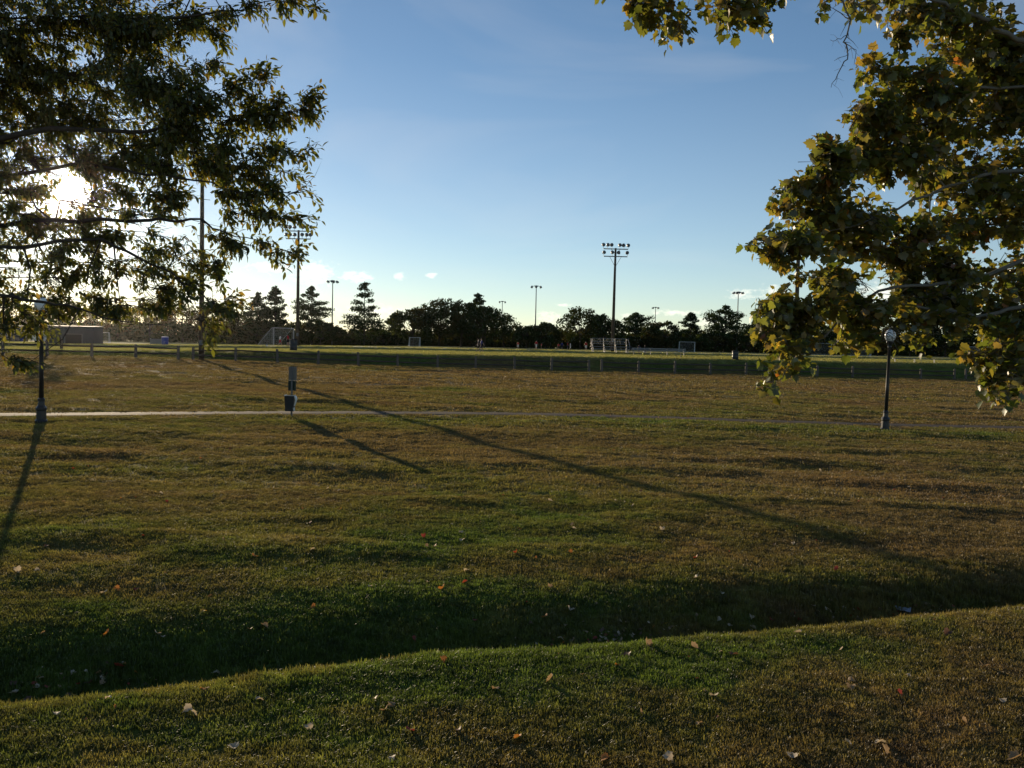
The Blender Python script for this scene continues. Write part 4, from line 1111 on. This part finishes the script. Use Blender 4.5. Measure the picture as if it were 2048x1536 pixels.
# ------------------------------------------------------------------ fallen leaves and litter
FC = {'pale': (.56, .47, .33), 'tan': (.36, .25, .13), 'orange': (.46, .19, .04), 'red': (.30, .055, .03), 'brown': (.13, .07, .04), 'yellow': (.55, .36, .06)}
z1 = [(805, 40, 'orange'), (380, 100, 'tan'), (645, 180, 'pale'), (665, 215, 'red'), (1095, 160, 'pale'), (1310, 160, 'pale'), (1360, 243, 'orange'), (1017, 265, 'tan'), (1240, 300, 'red'), (1696, 355, 'red'),
      (1843, 335, 'pale'), (1848, 370, 'pale'), (895, 370, 'tan'), (1250, 407, 'pale'), (185, 395, 'brown'), (70, 490, 'pale'), (148, 490, 'pale'), (1020, 437, 'orange'), (1140, 488, 'pale'), (1865, 490, 'pale'),
      (467, 566, 'orange'), (415, 582, 'pale'), (1480, 555, 'pale'), (1768, 563, 'orange'), (1858, 540, 'red'), (812, 660, 'yellow'), (1060, 717, 'tan'), (425, 755, 'orange'), (630, 748, 'pale'), (652, 762, 'pale'),
      (1900, 695, 'red'), (1655, 768, 'red'), (480, 880, 'red'), (865, 905, 'pale'), (815, 972, 'orange'), (1770, 852, 'orange'), (1040, 1018, 'pale'), (270, 1000, 'brown'), (225, 1070, 'pale'), (750, 1055, 'pale'),
      (775, 1072, 'pale'), (430, 1012, 'pale'), (1235, 1127, 'pale'), (1640, 1140, 'red'), (1835, 1140, 'brown'), (1540, 1055, 'tan'), (1565, 1030, 'tan'), (930, 1210, 'pale'), (1570, 1248, 'pale'), (1980, 970, 'tan'),
      (105, 1020, 'brown'), (190, 962, 'red'), (355, 950, 'brown'), (50, 988, 'pale')]
z2 = [(1232, 88, 'pale'), (155, 210, 'pale'), (600, 325, 'pale'), (250, 323, 'pale'), (235, 420, 'orange'), (15, 420, 'red'), (735, 440, 'red'), (1125, 383, 'pale'), (1225, 403, 'tan'), (1297, 490, 'red'),
      (733, 523, 'pale'), (150, 555, 'tan'), (232, 650, 'pale'), (130, 678, 'orange'), (957, 677, 'pale'), (1225, 657, 'tan'), (1155, 695, 'red'), (873, 715, 'pale'), (965, 725, 'pale'), (1140, 743, 'pale'),
      (330, 768, 'red'), (240, 778, 'tan'), (195, 770, 'pale'), (430, 775, 'tan'), (540, 788, 'tan'), (733, 803, 'tan'), (420, 873, 'orange'), (890, 835, 'brown'), (465, 833, 'brown'), (150, 935, 'tan'),
      (805, 998, 'pale'), (518, 1070, 'tan'), (750, 1110, 'tan'), (1355, 935, 'tan'), (1355, 965, 'tan'), (1585, 920, 'pale'), (1740, 745, 'brown'), (1345, 1190, 'pale'), (1475, 1185, 'pale'), (1490, 1222, 'tan'),
      (1120, 1240, 'pale'), (625, 1250, 'pale'), (20, 1170, 'orange'), (2005, 1255, 'tan'), (1810, 1100, 'tan'), (1550, 990, 'red'), (1885, 875, 'tan'), (1950, 195, 'tan'), (1585, 155, 'pale'), (1765, 145, 'brown')]
spots = [(zx / 2, 900 + zy / 2, c) for zx, zy, c in z1] + [(1024 + zx / 2, 900 + zy / 2, c) for zx, zy, c in z2]
LV = {'pale': 'pale dry leaf', 'tan': 'tan dry sycamore leaf', 'orange': 'orange fallen sycamore leaf', 'red': 'dark red fallen leaf', 'brown': 'dull brown fallen leaf', 'yellow': 'yellow fallen leaf'}
fm = {}
for c, col in FC.items():
    for k in range(3):
        v, f = leaf_proto(SYC2D * np.array((.95, 1)), .35 + .25 * k, .10 + .18 * k)
        v[:, 2] += .12 * np.sin(v[:, 1] * 5 + k) + .08 * k
        mm = np_mesh('fallen_leaf', v - np.array((0, .4, 0)), f, m_fallen); set_col(mm, 'leafcol', np.tile(col, (len(v), 1))); fm[c, k] = mm
for px, py, c in spots:
    p = ground_hit(px, py)
    s_ = float(ditch_s(np.array([p.x]), np.array([p.y]))[0])
    where = ('near grass bank' if s_ < 0 else 'shaded ditch side' if s_ < 3.2 else 'open lawn beyond the ditch')
    k = random.randrange(3); shape = ('flat ', 'cupped ', 'curled ')[k]
    o = bpy.data.objects.new('fallen_leaf', fm[c, k]); COL.objects.link(o)
    L = random.uniform(.052, .086); o.scale = (L, L, L)
    o.location = p + Vector((0, 0, .024 + .01 * random.random()))
    o.rotation_euler = (random.uniform(-.5, .5), random.uniform(-.5, .5), random.uniform(0, 6.28))
    tag(o, shape + LV[c] + ' lying on the ' + where, 'leaf', shape + LV[c] + ' on the ' + where)
# leaf crumbs too small to count, all over the lawn
nS = 3600
sy = np.sqrt(rng.uniform(5 ** 2, 60 ** 2, nS)); sx = rng.uniform(-1, 1, nS) * (.62 * sy + 1)
for cxp, cyp, cn, cw in ((1190, 1284, 60, .45), (1800, 1232, 90, .7), (1230, 1262, 40, .5), (120, 1368, 40, .6), (1640, 1235, 50, .5)):
    q = ground_hit(cxp, cyp); w0 = rng.integers(0, nS, cn); sx[w0] = q.x + rng.normal(0, cw, cn); sy[w0] = q.y + .34 * (sx[w0] - q.x) + rng.normal(0, .10, cn)
sz = H(sx, sy) + .028
pv, pf = leaf_proto(SYC2D, .5, .3)
ang = rng.uniform(0, 6.28, nS); ca, sa = np.cos(ang)[:, None], np.sin(ang)[:, None]
L = (.016 + .045 * rng.uniform(0, 1, nS) ** 2)[:, None]
tl = rng.normal(0, .4, (nS, 2))
vx = sx[:, None] + L * (pv[None, :, 0] * ca - pv[None, :, 1] * sa); vy = sy[:, None] + L * (pv[None, :, 0] * sa + pv[None, :, 1] * ca)
vz = sz[:, None] + L * (pv[None, :, 2] + pv[None, :, 0] * tl[:, :1] + pv[None, :, 1] * tl[:, 1:])
me = np_mesh('leaf_litter', np.stack([vx, vy, vz], -1).reshape(-1, 3), (np.arange(nS)[:, None, None] * len(pv) + pf[None]).reshape(-1, 3), m_fallen)
fcs = np.array(list(FC.values()))
set_col(me, 'leafcol', np.repeat(fcs[rng.choice(6, nS, p=[.25, .25, .12, .12, .2, .06])], len(pv), axis=0))
tag(link('leaf_litter', me), 'tiny scattered leaf crumbs across the lawn', 'leaf litter', kind='stuff')
# crumpled plastic in the ditch
p = ground_hit(1806, 1226)
v = []; f = []
for i in range(6):
    for j in range(4): v.append((i * .05 - .13, j * .04 - .06, .05 + random.uniform(-.025, .035)))
for i in range(5):
    for j in range(3): f.append((i * 4 + j, i * 4 + 4 + j, i * 4 + 5 + j, i * 4 + 1 + j))
o = MB().add(v, f).build('plastic_litter', m_litter); o.location = p + Vector((0, 0, .01)); o.rotation_euler = (.2, 0, -.5); o.scale = (.7, .7, .7)
o.modifiers.new('t', 'SOLIDIFY').thickness = .004
tag(o, 'crumpled pale plastic wrapper lying in the ditch', 'litter')

# ------------------------------------------------------------------ evening haze
b = MB(); b.box((0, 650, 11.5), (1900, 1600, 30))
m_haze = bpy.data.materials.new('haze'); m_haze.use_nodes = True
hn = m_haze.node_tree.nodes; hn.remove(hn['Principled BSDF'])
pv_ = hn.new('ShaderNodeVolumePrincipled'); pv_.inputs['Color'].default_value = (.95, .95, .95, 1); pv_.inputs['Density'].default_value = HAZE_D; pv_.inputs['Anisotropy'].default_value = HAZE_G
m_haze.node_tree.links.new(pv_.outputs[0], hn['Material Output'].inputs['Volume'])
tag(b.build('haze', m_haze), 'thin pale evening haze over the whole park', 'haze', kind='stuff')
